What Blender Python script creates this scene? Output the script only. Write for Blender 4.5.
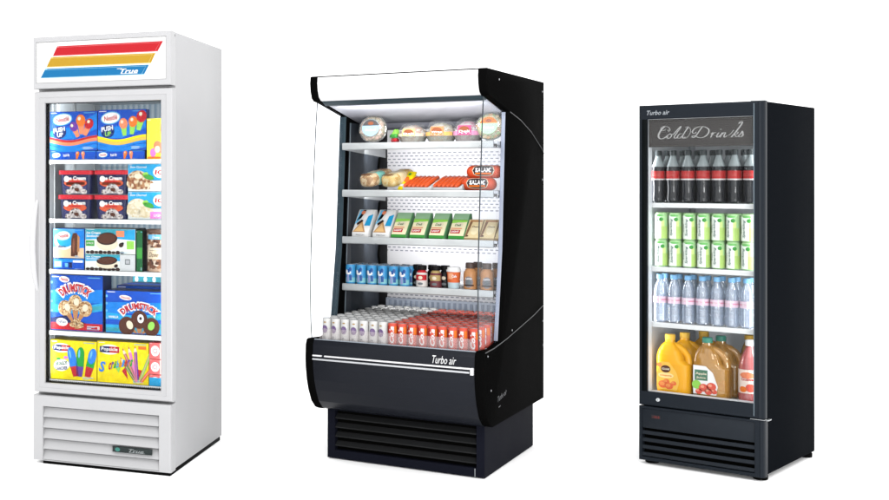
import bpy, bmesh, math, random
from mathutils import Vector, Matrix, Euler
R = math.radians
random.seed(7)
scene = bpy.context.scene
for o in list(bpy.data.objects):
    bpy.data.objects.remove(o)
COL = scene.collection

# ------------------------------------------------------------------ camera, world, lamps, exposure
cd = bpy.data.cameras.new("camera"); cam = bpy.data.objects.new("camera", cd); COL.objects.link(cam)
cam.location = (0, 0, 1.318); cam.rotation_euler = (R(90), 0, 0)
cd.sensor_width = 36; cd.lens = 1250 / 889 * 36
cd.shift_x = 0.5; cd.shift_y = -(250 - 180.08) / 889
cd.clip_start = 0.1; cd.clip_end = 400
scene.camera = cam
w = bpy.data.worlds.new("World"); scene.world = w; w.use_nodes = True
w.node_tree.nodes["Background"].inputs[0].default_value = (1, 1, 1, 1)
w.node_tree.nodes["Background"].inputs[1].default_value = 2.25

def area(name, loc, target, sx, sy, power, col=(1, 1, 1), parent=None):
    l = bpy.data.lights.new(name, 'AREA'); l.shape = 'RECTANGLE'; l.size = sx; l.size_y = sy
    l.energy = power; l.color = col
    o = bpy.data.objects.new(name, l); COL.objects.link(o); o.location = loc
    d = Vector(target) - Vector(loc)
    o.rotation_euler = d.to_track_quat('-Z', 'Y').to_euler()
    if parent: o.parent = parent
    return o
area("added_softbox", (0.9, 0.6, 4.6), (1.9, 5.6, 0.3), 3.0, 2.0, 130)  # unseen overhead light, added to wash contact shadows off the floor
area("added_softbox", (1.2, -1.2, 0.9), (1.7, 5.6, 0.45), 2.4, 1.2, 300)  # unseen low front light, added to lift lower fronts and interiors
scene.view_settings.view_transform = 'Standard'; scene.view_settings.look = 'None'
scene.view_settings.exposure = 0; scene.view_settings.gamma = 1
scene.render.resolution_x = 1024; scene.render.resolution_y = 576
scene.render.engine = 'CYCLES'
try:
    scene.cycles.transparent_max_bounces = 32; scene.cycles.max_bounces = 10
except Exception: pass

# ------------------------------------------------------------------ materials
def lin(v):
    v /= 255.0
    return v / 12.92 if v <= .04045 else ((v + .055) / 1.055) ** 2.4
GK = .50   # studio is exposed for a blown-out white ground, so paints sit lower
def S(r, g, b, k=.82):
    k *= GK
    return (lin(r) * k, lin(g) * k, lin(b) * k, 1)
MATS = {}
def M(name, rgb, rough=.5, spec=.4, metal=0.0, noise=.05, scale=30, bump=0.0, emit=0.0, k=.82, coat=0.0):
    if name in MATS: return MATS[name]
    m = bpy.data.materials.new(name); m.use_nodes = True; nt = m.node_tree; N = nt.nodes; L = nt.links
    p = N["Principled BSDF"]
    c = S(*rgb, k=k)
    p.inputs["Roughness"].default_value = rough; p.inputs["Metallic"].default_value = metal
    p.inputs["Specular IOR Level"].default_value = spec * (.35 if not metal else 1)
    p.inputs["Coat Weight"].default_value = coat
    tc = N.new("ShaderNodeTexCoord"); nz = N.new("ShaderNodeTexNoise"); nz.inputs["Scale"].default_value = scale
    nz.inputs["Detail"].default_value = 4
    L.new(tc.outputs["Object"], nz.inputs["Vector"])
    mr = N.new("ShaderNodeMapRange"); mr.inputs[1].default_value = .3; mr.inputs[2].default_value = .7
    mr.inputs[3].default_value = 1 - noise; mr.inputs[4].default_value = 1 + noise
    L.new(nz.outputs["Fac"], mr.inputs[0])
    mx = N.new("ShaderNodeMix"); mx.data_type = 'RGBA'; mx.blend_type = 'MULTIPLY'; mx.inputs[0].default_value = 1
    mx.inputs[6].default_value = c
    L.new(mr.outputs[0], mx.inputs[7]); L.new(mx.outputs[2], p.inputs["Base Color"])
    m2 = N.new("ShaderNodeMapRange"); m2.inputs[3].default_value = max(0, rough - .06); m2.inputs[4].default_value = min(1, rough + .06)
    L.new(nz.outputs["Fac"], m2.inputs[0]); L.new(m2.outputs[0], p.inputs["Roughness"])
    if bump:
        b = N.new("ShaderNodeBump"); b.inputs["Strength"].default_value = bump; b.inputs["Distance"].default_value = .002
        L.new(nz.outputs["Fac"], b.inputs["Height"]); L.new(b.outputs[0], p.inputs["Normal"])
    if emit:
        p.inputs["Emission Color"].default_value = S(*rgb, k=1); p.inputs["Emission Strength"].default_value = emit
    MATS[name] = m
    return m
def GLASS(name, tint=(1, 1, 1), gloss=.02, rough=.02, body=None, amount=0.0):
    """thin clear sheet: see-through, a weak sheen, optionally a milky or tinted body"""
    if name in MATS: return MATS[name]
    m = bpy.data.materials.new(name); m.use_nodes = True; nt = m.node_tree; N = nt.nodes; L = nt.links
    N.remove(N["Principled BSDF"]); out = N["Material Output"]
    t = N.new("ShaderNodeBsdfTransparent"); t.inputs[0].default_value = (*tint, 1)
    g = N.new("ShaderNodeBsdfGlossy"); g.inputs["Roughness"].default_value = rough
    tc = N.new("ShaderNodeTexCoord"); nz = N.new("ShaderNodeTexNoise"); nz.inputs["Scale"].default_value = 12
    L.new(tc.outputs["Object"], nz.inputs["Vector"])
    lw = N.new("ShaderNodeLayerWeight"); lw.inputs[0].default_value = .35
    ml = N.new("ShaderNodeMath"); ml.operation = 'MULTIPLY_ADD'; ml.inputs[1].default_value = gloss * 4; ml.inputs[2].default_value = gloss
    L.new(lw.outputs["Facing"], ml.inputs[0])
    base = t.outputs[0]
    if body:
        d = N.new("ShaderNodeBsdfDiffuse"); d.inputs[0].default_value = S(*body)
        mb_ = N.new("ShaderNodeMixShader")
        mr = N.new("ShaderNodeMapRange"); mr.inputs[3].default_value = amount * .8; mr.inputs[4].default_value = min(1, amount * 1.2)
        L.new(nz.outputs["Fac"], mr.inputs[0]); L.new(mr.outputs[0], mb_.inputs[0])
        L.new(t.outputs[0], mb_.inputs[1]); L.new(d.outputs[0], mb_.inputs[2]); base = mb_.outputs[0]
    mx = N.new("ShaderNodeMixShader"); L.new(ml.outputs[0], mx.inputs[0]); L.new(base, mx.inputs[1]); L.new(g.outputs[0], mx.inputs[2])
    L.new(mx.outputs[0], out.inputs[0])
    MATS[name] = m
    return m
def MOTTLE(name, cols, scale=40, rough=.5):
    if name in MATS: return MATS[name]
    m = M(name, (128, 128, 128), rough); nt = m.node_tree; N = nt.nodes; L = nt.links
    p = N["Principled BSDF"]; tc = N.new("ShaderNodeTexCoord")
    v = N.new("ShaderNodeTexVoronoi"); v.inputs["Scale"].default_value = scale; L.new(tc.outputs["Object"], v.inputs["Vector"])
    sp = N.new("ShaderNodeSeparateColor"); L.new(v.outputs["Color"], sp.inputs[0])
    r = N.new("ShaderNodeValToRGB"); r.color_ramp.interpolation = 'CONSTANT'
    els = r.color_ramp.elements
    while len(els) < len(cols): els.new(.5)
    for i, c in enumerate(cols):
        els[i].position = i / len(cols); els[i].color = S(*c)
    L.new(sp.outputs[0], r.inputs[0]); L.new(r.outputs[0], p.inputs["Base Color"])
    return m
def STRIPES(name, a, b, axis, freq, rough=.4, duty=.5):
    """two tones alternating along one object axis (fold shading of the liner, lined film)"""
    if name in MATS: return MATS[name]
    m = M(name, a, rough); nt = m.node_tree; N = nt.nodes; L = nt.links; p = N["Principled BSDF"]
    tc = N.new("ShaderNodeTexCoord"); sp = N.new("ShaderNodeSeparateXYZ"); L.new(tc.outputs["Object"], sp.inputs[0])
    mu = N.new("ShaderNodeMath"); mu.operation = 'MULTIPLY'; mu.inputs[1].default_value = freq; L.new(sp.outputs[axis], mu.inputs[0])
    fr = N.new("ShaderNodeMath"); fr.operation = 'FRACT'; L.new(mu.outputs[0], fr.inputs[0])
    r = N.new("ShaderNodeValToRGB"); e = r.color_ramp.elements
    e[0].position = duty - .15; e[0].color = S(*a); e[1].position = duty + .15; e[1].color = S(*b)
    L.new(fr.outputs[0], r.inputs[0]); L.new(r.outputs[0], p.inputs["Base Color"])
    return m
def PERF(name, rgb, dark, zs):
    """white sheet with bands of small punched slots at the given heights (object z)"""
    m = M(name, rgb, .45); nt = m.node_tree; N = nt.nodes; L = nt.links; p = N["Principled BSDF"]
    tc = N.new("ShaderNodeTexCoord"); sp = N.new("ShaderNodeSeparateXYZ"); L.new(tc.outputs["Object"], sp.inputs[0])
    def mt(op, a, b=None, c=None):
        n = N.new("ShaderNodeMath"); n.operation = op
        for i, s in enumerate((a, b, c)):
            if s is None: continue
            if isinstance(s, (int, float)): n.inputs[i].default_value = s
            else: L.new(s, n.inputs[i])
        return n.outputs[0]
    zr = mt('MULTIPLY', sp.outputs[2], 1 / .0165); row = mt('FLOOR', zr); fz = mt('ABSOLUTE', mt('SUBTRACT', mt('FRACT', zr), .5))
    xo = mt('MULTIPLY_ADD', mt('MODULO', row, 2), .5, mt('MULTIPLY', sp.outputs[0], 1 / .026))
    fx = mt('ABSOLUTE', mt('SUBTRACT', mt('FRACT', xo), .5))
    hole = mt('MULTIPLY', mt('LESS_THAN', fx, .30), mt('LESS_THAN', fz, .17))
    band = None
    for z0, z1 in zs:
        b = mt('MULTIPLY', mt('GREATER_THAN', sp.outputs[2], z0), mt('LESS_THAN', sp.outputs[2], z1))
        band = b if band is None else mt('MAXIMUM', band, b)
    f = mt('MULTIPLY', hole, band)
    mx = N.new("ShaderNodeMix"); mx.data_type = 'RGBA'; mx.inputs[6].default_value = S(*rgb); mx.inputs[7].default_value = S(*dark)
    L.new(f, mx.inputs[0]); L.new(mx.outputs[2], p.inputs["Base Color"])
    return m

# ------------------------------------------------------------------ mesh helpers
class MB:
    def __init__(s): s.v = []; s.f = []; s.m = []; s.mats = []
    def mi(s, m):
        if m not in s.mats: s.mats.append(m)
        return s.mats.index(m)
    def add(s, vs, fs, m):
        b = len(s.v); i = s.mi(m)
        s.v += [tuple(v) for v in vs]
        for f in fs: s.f.append(tuple(b + k for k in f)); s.m.append(i)
    def poly(s, pts, m): s.add(pts, [tuple(range(len(pts)))], m)
    def frombm(s, bm, m):
        bm.verts.index_update()
        s.add([v.co[:] for v in bm.verts], [[v.index for v in f.verts] for f in bm.faces], m); bm.free()
    def box(s, x0, x1, y0, y1, z0, z1, m, r=.002, seg=2):
        bm = bmesh.new(); bmesh.ops.create_cube(bm, size=1)
        for v in bm.verts:
            v.co = Vector((x0 + (v.co.x + .5) * (x1 - x0), y0 + (v.co.y + .5) * (y1 - y0), z0 + (v.co.z + .5) * (z1 - z0)))
        r = min(r, .45 * min(x1 - x0, y1 - y0, z1 - z0))
        if r > 1e-5: bmesh.ops.bevel(bm, geom=bm.edges[:], offset=r, segments=seg, affect='EDGES', profile=.5)
        s.frombm(bm, m)
    def prism(s, prof, x0, x1, m, r=0):
        """(y,z) outline pushed along x"""
        bm = bmesh.new()
        a = [bm.verts.new((x0, y, z)) for y, z in prof]; b = [bm.verts.new((x1, y, z)) for y, z in prof]
        n = len(prof)
        bm.faces.new(a); bm.faces.new(b[::-1])
        for i in range(n): bm.faces.new((a[i], b[i], b[(i + 1) % n], a[(i + 1) % n]))
        bmesh.ops.recalc_face_normals(bm, faces=bm.faces[:])
        if r: bmesh.ops.bevel(bm, geom=bm.edges[:], offset=r, segments=2, affect='EDGES', profile=.5)
        s.frombm(bm, m)
    def lathe(s, prof, m, n=20, c=(0, 0, 0), sq=0.0):
        """(radius, z) profile turned about z; m one material or one per segment; sq squares the outline off"""
        def ring(r, z):
            o = []
            for k in range(n):
                a = 2 * math.pi * k / n; ca, sa = math.cos(a), math.sin(a)
                q = 1 if not sq else 1 / ((abs(ca) ** sq + abs(sa) ** sq) ** (1 / sq))
                o.append((c[0] + r * q * ca, c[1] + r * q * sa, c[2] + z))
            return o
        for i in range(len(prof) - 1):
            mm = m[i] if isinstance(m, (list, tuple)) else m
            s.add(ring(*prof[i]) + ring(*prof[i + 1]), [(k, (k + 1) % n, n + (k + 1) % n, n + k) for k in range(n)], mm)
        mm = m[-1] if isinstance(m, (list, tuple)) else m
        if prof[-1][0] > 1e-4: s.poly(ring(*prof[-1]), mm)
        mm = m[0] if isinstance(m, (list, tuple)) else m
        if prof[0][0] > 1e-4: s.poly(ring(*prof[0])[::-1], mm)
    def tube(s, pts, r, m, n=8, caps=True):
        pts = [Vector(p) for p in pts]; rs = r if isinstance(r, (list, tuple)) else [r] * len(pts); vs = []; fs = []
        for i, p in enumerate(pts):
            t = (pts[min(i + 1, len(pts) - 1)] - pts[max(i - 1, 0)]).normalized()
            u = t.cross(Vector((0, 0, 1)) if abs(t.z) < .9 else Vector((1, 0, 0))).normalized(); v = t.cross(u)
            for k in range(n):
                a = 2 * math.pi * k / n; vs.append(p + rs[i] * (math.cos(a) * u + math.sin(a) * v))
        for i in range(len(pts) - 1):
            for k in range(n): fs.append((i * n + k, i * n + (k + 1) % n, (i + 1) * n + (k + 1) % n, (i + 1) * n + k))
        if caps: fs += [tuple(range(n))[::-1], tuple((len(pts) - 1) * n + k for k in range(n))]
        s.add(vs, fs, m)
    def capsule(s, a, b, r, m, n=12):
        a = Vector(a); b = Vector(b); d = (b - a).normalized(); P = []; Rr = []
        for t in (85, 60, 35, 12): P.append(a - d * r * math.sin(R(t)) ); Rr.append(r * math.cos(R(t)))
        for t in (12, 35, 60, 85): P.append(b + d * r * math.sin(R(t))); Rr.append(r * math.cos(R(t)))
        s.tube(P, Rr, m, n)
    def ring(s, outer, inner, loops, m):
        """picture frame: outer/inner = (x0,x1,z0,z1); loops = [(t, y)] from outer edge (t=0) to inner edge (t=1)"""
        L = []
        for t, y in loops:
            x0, x1, z0, z1 = [o + (i - o) * t for o, i in zip(outer, inner)]
            L.append([(x0, y, z0), (x1, y, z0), (x1, y, z1), (x0, y, z1)])
        for a, b in zip(L, L[1:]):
            s.add(a + b, [(k, (k + 1) % 4, 4 + (k + 1) % 4, 4 + k) for k in range(4)], m)
    def build(s, name, parent=None, loc=None, sharp=40):
        me = bpy.data.meshes.new(name); me.from_pydata(s.v, [], s.f)
        for m in s.mats: me.materials.append(m)
        me.polygons.foreach_set("material_index", s.m)
        bm = bmesh.new(); bm.from_mesh(me); bmesh.ops.recalc_face_normals(bm, faces=bm.faces[:]); bm.to_mesh(me); bm.free()
        me.polygons.foreach_set("use_smooth", [True] * len(me.polygons))
        me.set_sharp_from_angle(angle=R(sharp)); me.update()
        o = bpy.data.objects.new(name, me); COL.objects.link(o)
        if parent: o.parent = parent
        if loc: o.location = loc
        return o
class Flat:
    """prints artwork on a flat face: u to the right, v up"""
    def __init__(s, mb, o, U=(1, 0, 0), V=(0, 0, 1), step=.0005):
        s.mb = mb; s.o = Vector(o); s.U = Vector(U).normalized(); s.V = Vector(V).normalized(); s.n = s.U.cross(s.V); s.e = step
    def P(s, u, v, l=1): return s.o + s.U * u + s.V * v + s.n * (s.e * l)
    def poly(s, pts, m, l=1): s.mb.poly([s.P(u, v, l) for u, v in pts], m)
    def rect(s, u0, u1, v0, v1, m, l=1): s.poly([(u0, v0), (u1, v0), (u1, v1), (u0, v1)], m, l)
    def ell(s, u, v, a, b, m, l=1, rot=0, n=22, t0=0, t1=360):
        pts = []
        for k in range(n + (t1 - t0 < 360)):
            t = R(t0 + (t1 - t0) * k / n); x, y = a * math.cos(t), b * math.sin(t); c, q = math.cos(R(rot)), math.sin(R(rot))
            pts.append((u + x * c - y * q, v + x * q + y * c))
        s.poly(pts, m, l)
    def text(s, txt, u, v, w, m, h=None, l=2, shear=0.0, bold=0.0, rot=0, arc=0.0, spacing=1.0):
        """centred at (u,v), w wide, optional cap height h; arc = radius of a raised arc"""
        V2, F2 = glyphs(txt, shear, bold, spacing)
        x0 = min(p[0] for p in V2); x1 = max(p[0] for p in V2); y0 = min(p[1] for p in V2); y1 = max(p[1] for p in V2)
        k = w / (x1 - x0); ky = (h / (y1 - y0)) if h else k
        out = []
        c, q = math.cos(R(rot)), math.sin(R(rot))
        for x, y in V2:
            X = (x - (x0 + x1) / 2) * k; Y = (y - (y0 + y1) / 2) * ky
            if arc:
                a = X / arc; X, Y = (arc + Y) * math.sin(a), (arc + Y) * math.cos(a) - arc
            out.append(s.P(u + X * c - Y * q, v + X * q + Y * c, l))
        s.mb.add(out, F2, m)
    def stroke(s, pts, wd, m, l=2, close=False):
        """pen stroke through points, thicker on the down strokes"""
        P = []
        q = [pts[0]] + list(pts) + [pts[-1]]
        for i in range(1, len(q) - 2):
            for t in (0, .2, .4, .6, .8):
                a, b, c, d = q[i - 1], q[i], q[i + 1], q[i + 2]
                P.append(tuple(.5 * (2 * b[j] + (c[j] - a[j]) * t + (2 * a[j] - 5 * b[j] + 4 * c[j] - d[j]) * t * t + (3 * b[j] - a[j] - 3 * c[j] + d[j]) * t ** 3) for j in (0, 1)))
        P.append(tuple(pts[-1]))
        Lf, Rt = [], []
        for i, p in enumerate(P):
            a = P[max(i - 1, 0)]; b = P[min(i + 1, len(P) - 1)]
            dx, dy = b[0] - a[0], b[1] - a[1]; n = math.hypot(dx, dy) or 1
            ww = wd * (.30 + .70 * abs(dy) / n) * (.5 if i in (0, len(P) - 1) else 1) / 2
            Lf.append((p[0] - dy / n * ww, p[1] + dx / n * ww)); Rt.append((p[0] + dy / n * ww, p[1] - dx / n * ww))
        vs = [s.P(*p, l) for p in Lf] + [s.P(*p, l) for p in Rt]; n = len(P)
        s.mb.add(vs, [(i, i + 1, n + i + 1, n + i) for i in range(n - 1)], m)
class Round(Flat):
    """prints artwork round an upright cylinder; u = arc length from its front"""
    def __init__(s, mb, r, z=0, step=.0004, c=(0, 0), turn=0): s.mb = mb; s.r = r; s.z = z; s.e = step; s.c = c; s.turn = R(turn)
    def P(s, u, v, l=1):
        a = u / s.r + s.turn; rr = s.r + s.e * l
        return Vector((s.c[0] + rr * math.sin(a), s.c[1] - rr * math.cos(a), s.z + v))
    def rect(s, u0, u1, v0, v1, m, l=1):
        n = max(1, int(abs(u1 - u0) / s.r / .3) + 1)
        for k in range(n):
            a = u0 + (u1 - u0) * k / n; b = u0 + (u1 - u0) * (k + 1) / n
            s.poly([(a, v0), (b, v0), (b, v1), (a, v1)], m, l)
    def ell(s, u, v, a, b, m, l=1, n=16, **k):
        for i in range(8):     # strips so the print follows the curve
            c0 = -1 + 2 * i / 8; c1 = -1 + 2 * (i + 1) / 8
            h0 = b * math.sqrt(max(0, 1 - c0 * c0)); h1 = b * math.sqrt(max(0, 1 - c1 * c1))
            s.poly([(u + a * c0, v - h0), (u + a * c1, v - h1), (u + a * c1, v + h1), (u + a * c0, v + h0)] if i not in (0, 7) else
                   ([(u + a * c0, v), (u + a * c1, v - h1), (u + a * c1, v + h1)] if i == 0 else [(u + a * c0, v - h0), (u + a * c1, v), (u + a * c0, v + h0)]), m, l)
GL = {}
def glyphs(txt, shear, bold, spacing):
    key = (txt, shear, bold, spacing)
    if key not in GL:
        c = bpy.data.curves.new("lettering", 'FONT'); c.body = txt; c.shear = shear; c.offset = bold; c.resolution_u = 2
        c.space_character = spacing
        o = bpy.data.objects.new("lettering", c); COL.objects.link(o)
        bpy.context.view_layer.update()
        me = bpy.data.meshes.new_from_object(o)
        GL[key] = ([(v.co.x, v.co.y) for v in me.vertices], [tuple(p.vertices) for p in me.polygons])
        bpy.data.objects.remove(o); bpy.data.curves.remove(c); bpy.data.meshes.remove(me)
    return GL[key]

def tag(o, label, cat, group=None):
    o["label"] = label; o["category"] = cat
    if group: o["group"] = group
    return o
class Unit:
    """one cabinet: its Empty at the base, front centre; local x right, y back, z up"""
    def __init__(s, name, label, cat, ox, oy, th):
        s.o = (ox, oy); s.th = th
        s.e = bpy.data.objects.new(name, None); COL.objects.link(s.e); s.e.empty_display_size = .1
        s.e.location = (ox, oy, 0); s.e.rotation_euler = (0, 0, -th); tag(s.e, label, cat, "upright display refrigerators")
        s.c, s.s = math.cos(th), math.sin(th)
    def put(s, o, x, y, z, rz=0, rx=0):
        o.location = (s.o[0] + s.c * x + s.s * y, s.o[1] - s.s * x + s.c * y, z)
        o.rotation_euler = (rx, 0, -s.th + rz)
        return o
def clone(o, label=None, group=None):
    c = o.copy(); COL.objects.link(c)
    if label: c["label"] = label
    if group: c["group"] = group
    for ch in list(o.children):
        d = ch.copy(); COL.objects.link(d); d.parent = c
        for g in ch.children:
            h = g.copy(); COL.objects.link(h); h.parent = d
    return c
def empty(name):
    e = bpy.data.objects.new(name, None); COL.objects.link(e); e.empty_display_size = .03
    return e

# ------------------------------------------------------------------ palette
WHITE = M("white_enamel", (232, 232, 234), .35, .4, noise=.02, scale=6, k=.655)
WHITE2 = M("white_enamel_cabinet", (222, 222, 224), .42, .35, noise=.02, scale=5, k=.72)
WHITE_IN = M("white_liner", (232, 236, 238), .4, .3, noise=.02, k=.85)
WIRE = M("white_wire", (244, 246, 247), .35, .4, noise=.01, k=.92)
BLACKR = M("black_rubber", (12, 13, 14), .7, .03, noise=.1)
BLACKB = M("black_base", (10, 10, 10), .7, .08)
CHROME = M("chrome", (205, 208, 212), .18, .5, metal=1.0)
STEEL = M("brushed_steel", (196, 200, 202), .32, .5, metal=.6, noise=.08, scale=60)
DOORGLASS = GLASS("door_glass", (.985, .99, .99), .0035)
INK = M("white_ink", (250, 250, 250), .5, .3, noise=.01, k=.95)
RED = M("red_ink", (205, 30, 42), .45); DRED = M("dark_red_ink", (150, 22, 34), .45)
BLACKI = M("black_ink", (22, 20, 22), .5, .2)
NAVY = M("navy_card", (22, 34, 92), .45, .35, 0, .16, 45); BLUE = M("blue_card", (18, 84, 200), .42, .35, 0, .16, 45, k=.9); BLUE2 = M("bright_blue_card", (20, 130, 225), .42, .35, 0, .16, 45, k=.95)
SKY = M("sky_blue_card", (110, 190, 232), .45, .35, 0, .16, 45, k=.95); CYAN = M("cyan_card", (40, 165, 220), .45, .35, 0, .16, 45, k=.95); TEALC = M("teal_card", (60, 170, 190), .45, .35, 0, .16, 45)
YEL = M("yellow_card", (250, 226, 20), .42, .35, 0, .16, 45, k=1); YEL2 = M("pale_yellow_card", (248, 240, 70), .42, .35, 0, .16, 45, k=1)
ORA = M("orange_ink", (238, 122, 40), .45, k=.95); SALM = M("salmon_ink", (240, 140, 100), .45, k=.95); GOLD = M("gold_ink", (232, 196, 80), .45, k=.95)
GRN = M("green_ink", (70, 170, 70), .45); LIME = M("lime_ink", (150, 215, 90), .45, k=.95); DGRN = M("dark_green_ink", (30, 110, 60), .45)
PNK = M("pink_ink", (232, 130, 205), .45, k=.95); PUR = M("purple_ink", (120, 60, 170), .45)
BRN = M("chocolate", (92, 50, 34), .5); DBR = M("dark_chocolate", (52, 32, 28), .5); TAN = M("tan_biscuit", (196, 138, 92), .6)
CRM = M("cream", (238, 226, 200), .6, k=.92); NUT = MOTTLE("chopped_nuts", [(206, 160, 110), (238, 214, 170), (150, 100, 62), (226, 190, 140)], 160)
SCOOP = MOTTLE("ice_cream_scoop", [(214, 206, 204), (190, 182, 180), (232, 226, 222), (120, 104, 100)], 140)
SCOOP2 = MOTTLE("nut_ice_cream", [(190, 140, 100), (236, 220, 190), (150, 90, 60), (226, 200, 160)], 90)
GREYI = M("grey_ink", (120, 126, 130), .5)

# ------------------------------------------------------------------ setting
fl = MB(); fl.poly([(-120, -120, 0), (120, -120, 0), (120, 120, 0), (-120, 120, 0)], M("white_studio_floor", (250, 250, 250), .9, .1, noise=.004, scale=.4, k=.97 / GK))
f_ = fl.build("floor"); f_["kind"] = "structure"

# ================================================================== white glass-door freezer (left)
A = Unit("glass_door_freezer", "white freezer with red, yellow and blue stripes on its top sign", "freezer", .4557, 5.6923, .43304)
HW, HD, HH = .3343, .8775, 1.984
mb = MB()
mb.box(.297, HW, .072, HD, .022, HH, WHITE2, .004); mb.box(-HW, -.297, .072, HD, .022, HH, WHITE2, .004)
mb.box(-.2968, .2968, .83, HD - .001, .023, HH - .001, WHITE2, .002)
mb.box(-.2968, .2968, .0725, .8298, 1.72, HH - .0008, WHITE2, .002); mb.box(-.2968, .2968, .0725, .8298, .023, .34, WHITE2, .002)
mb.build("cabinet", A.e)
LINB = STRIPES("corrugated_back_panel", (150, 172, 190), (196, 208, 216), 0, 34, .35)  # flat panel, light and dark of the folds put into the colour
LINS = M("freezer_side_liner", (200, 206, 210), .3, .4, noise=.03)
mb = MB()
mb.box(-.2955, .2955, .80, .828, .342, 1.718, LINB, .001)
for sx in (-1, 1):
    mb.box(min(sx * .2965, sx * .2945), max(sx * .2965, sx * .2945), .076, .80, .342, 1.718, LINS, 0)
    for y in (.16, .42, .70): mb.box(min(sx * .2945, sx * .288), max(sx * .2945, sx * .288), y, y + .022, .36, 1.70, STEEL, .001)
mb.box(-.2945, .2945, .076, .80, 1.709, 1.7185, LINS, 0)
mb.build("liner", A.e)
mb = MB(); mb.box(-.285, .330, .006, .86, 0, .0225, BLACKB, .003); mb.build("base", A.e)
# top sign
mb = MB()
mb.ring((-.3338, .3343, 1.742, 1.984), (-.317, .309, 1.770, 1.958), [(0, .072), (0, .006), (.08, .0015), (.16, 0), (.85, 0), (.95, .002), (1, .008)], WHITE)
mb.box(-.33, .33, .009, .0715, 1.7425, 1.9835, WHITE, .001)
sg = mb.build("top_sign", A.e)
mb = MB()
mb.box(-.3165, .3085, .006, .009, 1.7705, 1.9575, M("sign_face_white", (252, 252, 250), .3, .3, noise=.006, k=.98), .0005)
F = Flat(mb, (0, .006, 0))
LRED = M("light_red_outline", (240, 120, 125), .5, k=.95); LYEL = M("light_gold_outline", (246, 214, 130), .5, k=.95); LBLU = M("light_blue_outline", (150, 205, 232), .5, k=.95)
def bar(c, lc, tl, tr, br, bl):
    F.poly([(bl[0] - .003, bl[1] - .0035), (br[0] + .003, br[1] - .0035), (tr[0] + .006, tr[1] + .005), (tl[0] - .001, tl[1] + .005)], lc, 1)
    F.poly([(bl[0], bl[1]), (br[0] + .0035, br[1]), (tr[0] + .0045, tr[1] + .0035), (tl[0] + .01, tl[1] + .0035)], c, 2)
    F.poly([(bl[0] + .004, bl[1] + .0015), (br[0] - .006, br[1] + .0015), (tr[0] - .008, tr[1] - .0005), (tl[0] + .0, tl[1] - .0005)], lc, 3)
    F.poly([bl, (br[0] - .009, br[1]), (tr[0] - .0095, tr[1] - .002), (tl[0] - .002, tl[1] - .002)], c, 4)
bar(M("sign_red", (206, 28, 40), .4, noise=.02, k=.80), LRED, (-.212, 1.933), (.291, 1.934), (.268, 1.896), (-.232, 1.896))
bar(M("sign_gold", (206, 162, 40), .4, noise=.02, k=.80), LYEL, (-.242, 1.884), (.256, 1.882), (.237, 1.845), (-.264, 1.845))
bar(M("sign_blue", (14, 122, 182), .4, noise=.02, k=.80), LBLU, (-.272, 1.831), (.226, 1.831), (.205, 1.795), (-.294, 1.795))
F.text("True", .138, 1.8105, .084, INK, .022, 6, .35, .02)
F.rect(.098, .178, 1.7985, 1.8005, INK, 6); F.rect(.080, .104, 1.821, 1.8235, INK, 6)
mb.build("sign_panel", sg)
# door
mb = MB()
OUT = (-.328, .3420, .332, 1.729); INN = (-.277, .284, .375, 1.676)
mb.ring(OUT, INN, [(0, .054), (0, .008), (.05, .002), (.12, 0), (.50, 0), (.56, .003), (.62, .004), (.92, .009), (1, .013), (1, .024)], WHITE)
dr = mb.build("door", A.e)
mb = MB(); mb.ring(INN, (-.276, .283, .376, 1.675), [(0, .024), (0, .066), (1, .066), (1, .024)], BLACKR)
mb.ring((-.322, .336, .338, 1.722), (-.28, .29, .37, 1.68), [(0, .0545), (0, .0715), (1, .0715), (1, .0545), (0, .0545)], BLACKR); mb.build("gasket", dr)
mb = MB(); mb.box(-.2765, .2835, .019, .0225, .3755, 1.6755, DOORGLASS, 0); mb.build("glass", dr)
mb = MB(); mb.tube([(-.312, .004, 1.225), (-.316, -.010, 1.19), (-.321, -.020, 1.13), (-.325, -.024, 1.04), (-.325, -.024, .99), (-.321, -.020, .90), (-.316, -.010, .84), (-.312, .004, .805)], [.006, .012, .015, .016, .016, .015, .012, .006], M("white_handle", (240, 240, 242), .35, .4, noise=.01, k=.78), 12)
mb.build("handle", dr)
# lower grille
mb = MB()
mb.ring((-.332, .334, .015, .318), (-.282, .277, .019, .266), [(0, .072), (0, .006), (.06, .001), (.12, 0), (.96, 0), (1, .004), (1, .05)], WHITE)
gr = mb.build("grille", A.e)
for k in range(5):
    z1 = .266 - k * .0494; z0 = z1 - .0491
    mb = MB(); mb.prism([(.046, z1 - .001), (.026, z1 - .007), (.004, z0 + .006), (.0015, z0 + .003), (.003, z0 + .0005), (.05, z0 + .0005)], -.2815, .2765, WHITE, 0); mb.build("louver", gr)
mb = MB(); mb.box(.062, .247, -.006, .006, .088, .113, M("badge_dark", (46, 54, 54), .3, .4), .001)
F = Flat(mb, (0, -.006, 0)); F.ell(.086, .1005, .012, .009, M("badge_green", (70, 140, 130), .4)); F.text("True", .175, .0995, .07, M("badge_silver", (170, 175, 176), .3), .015, 2, .35, .01); F.rect(.138, .215, .0915, .093, MATS["badge_silver"], 2)
mb.build("badge", gr)
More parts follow.
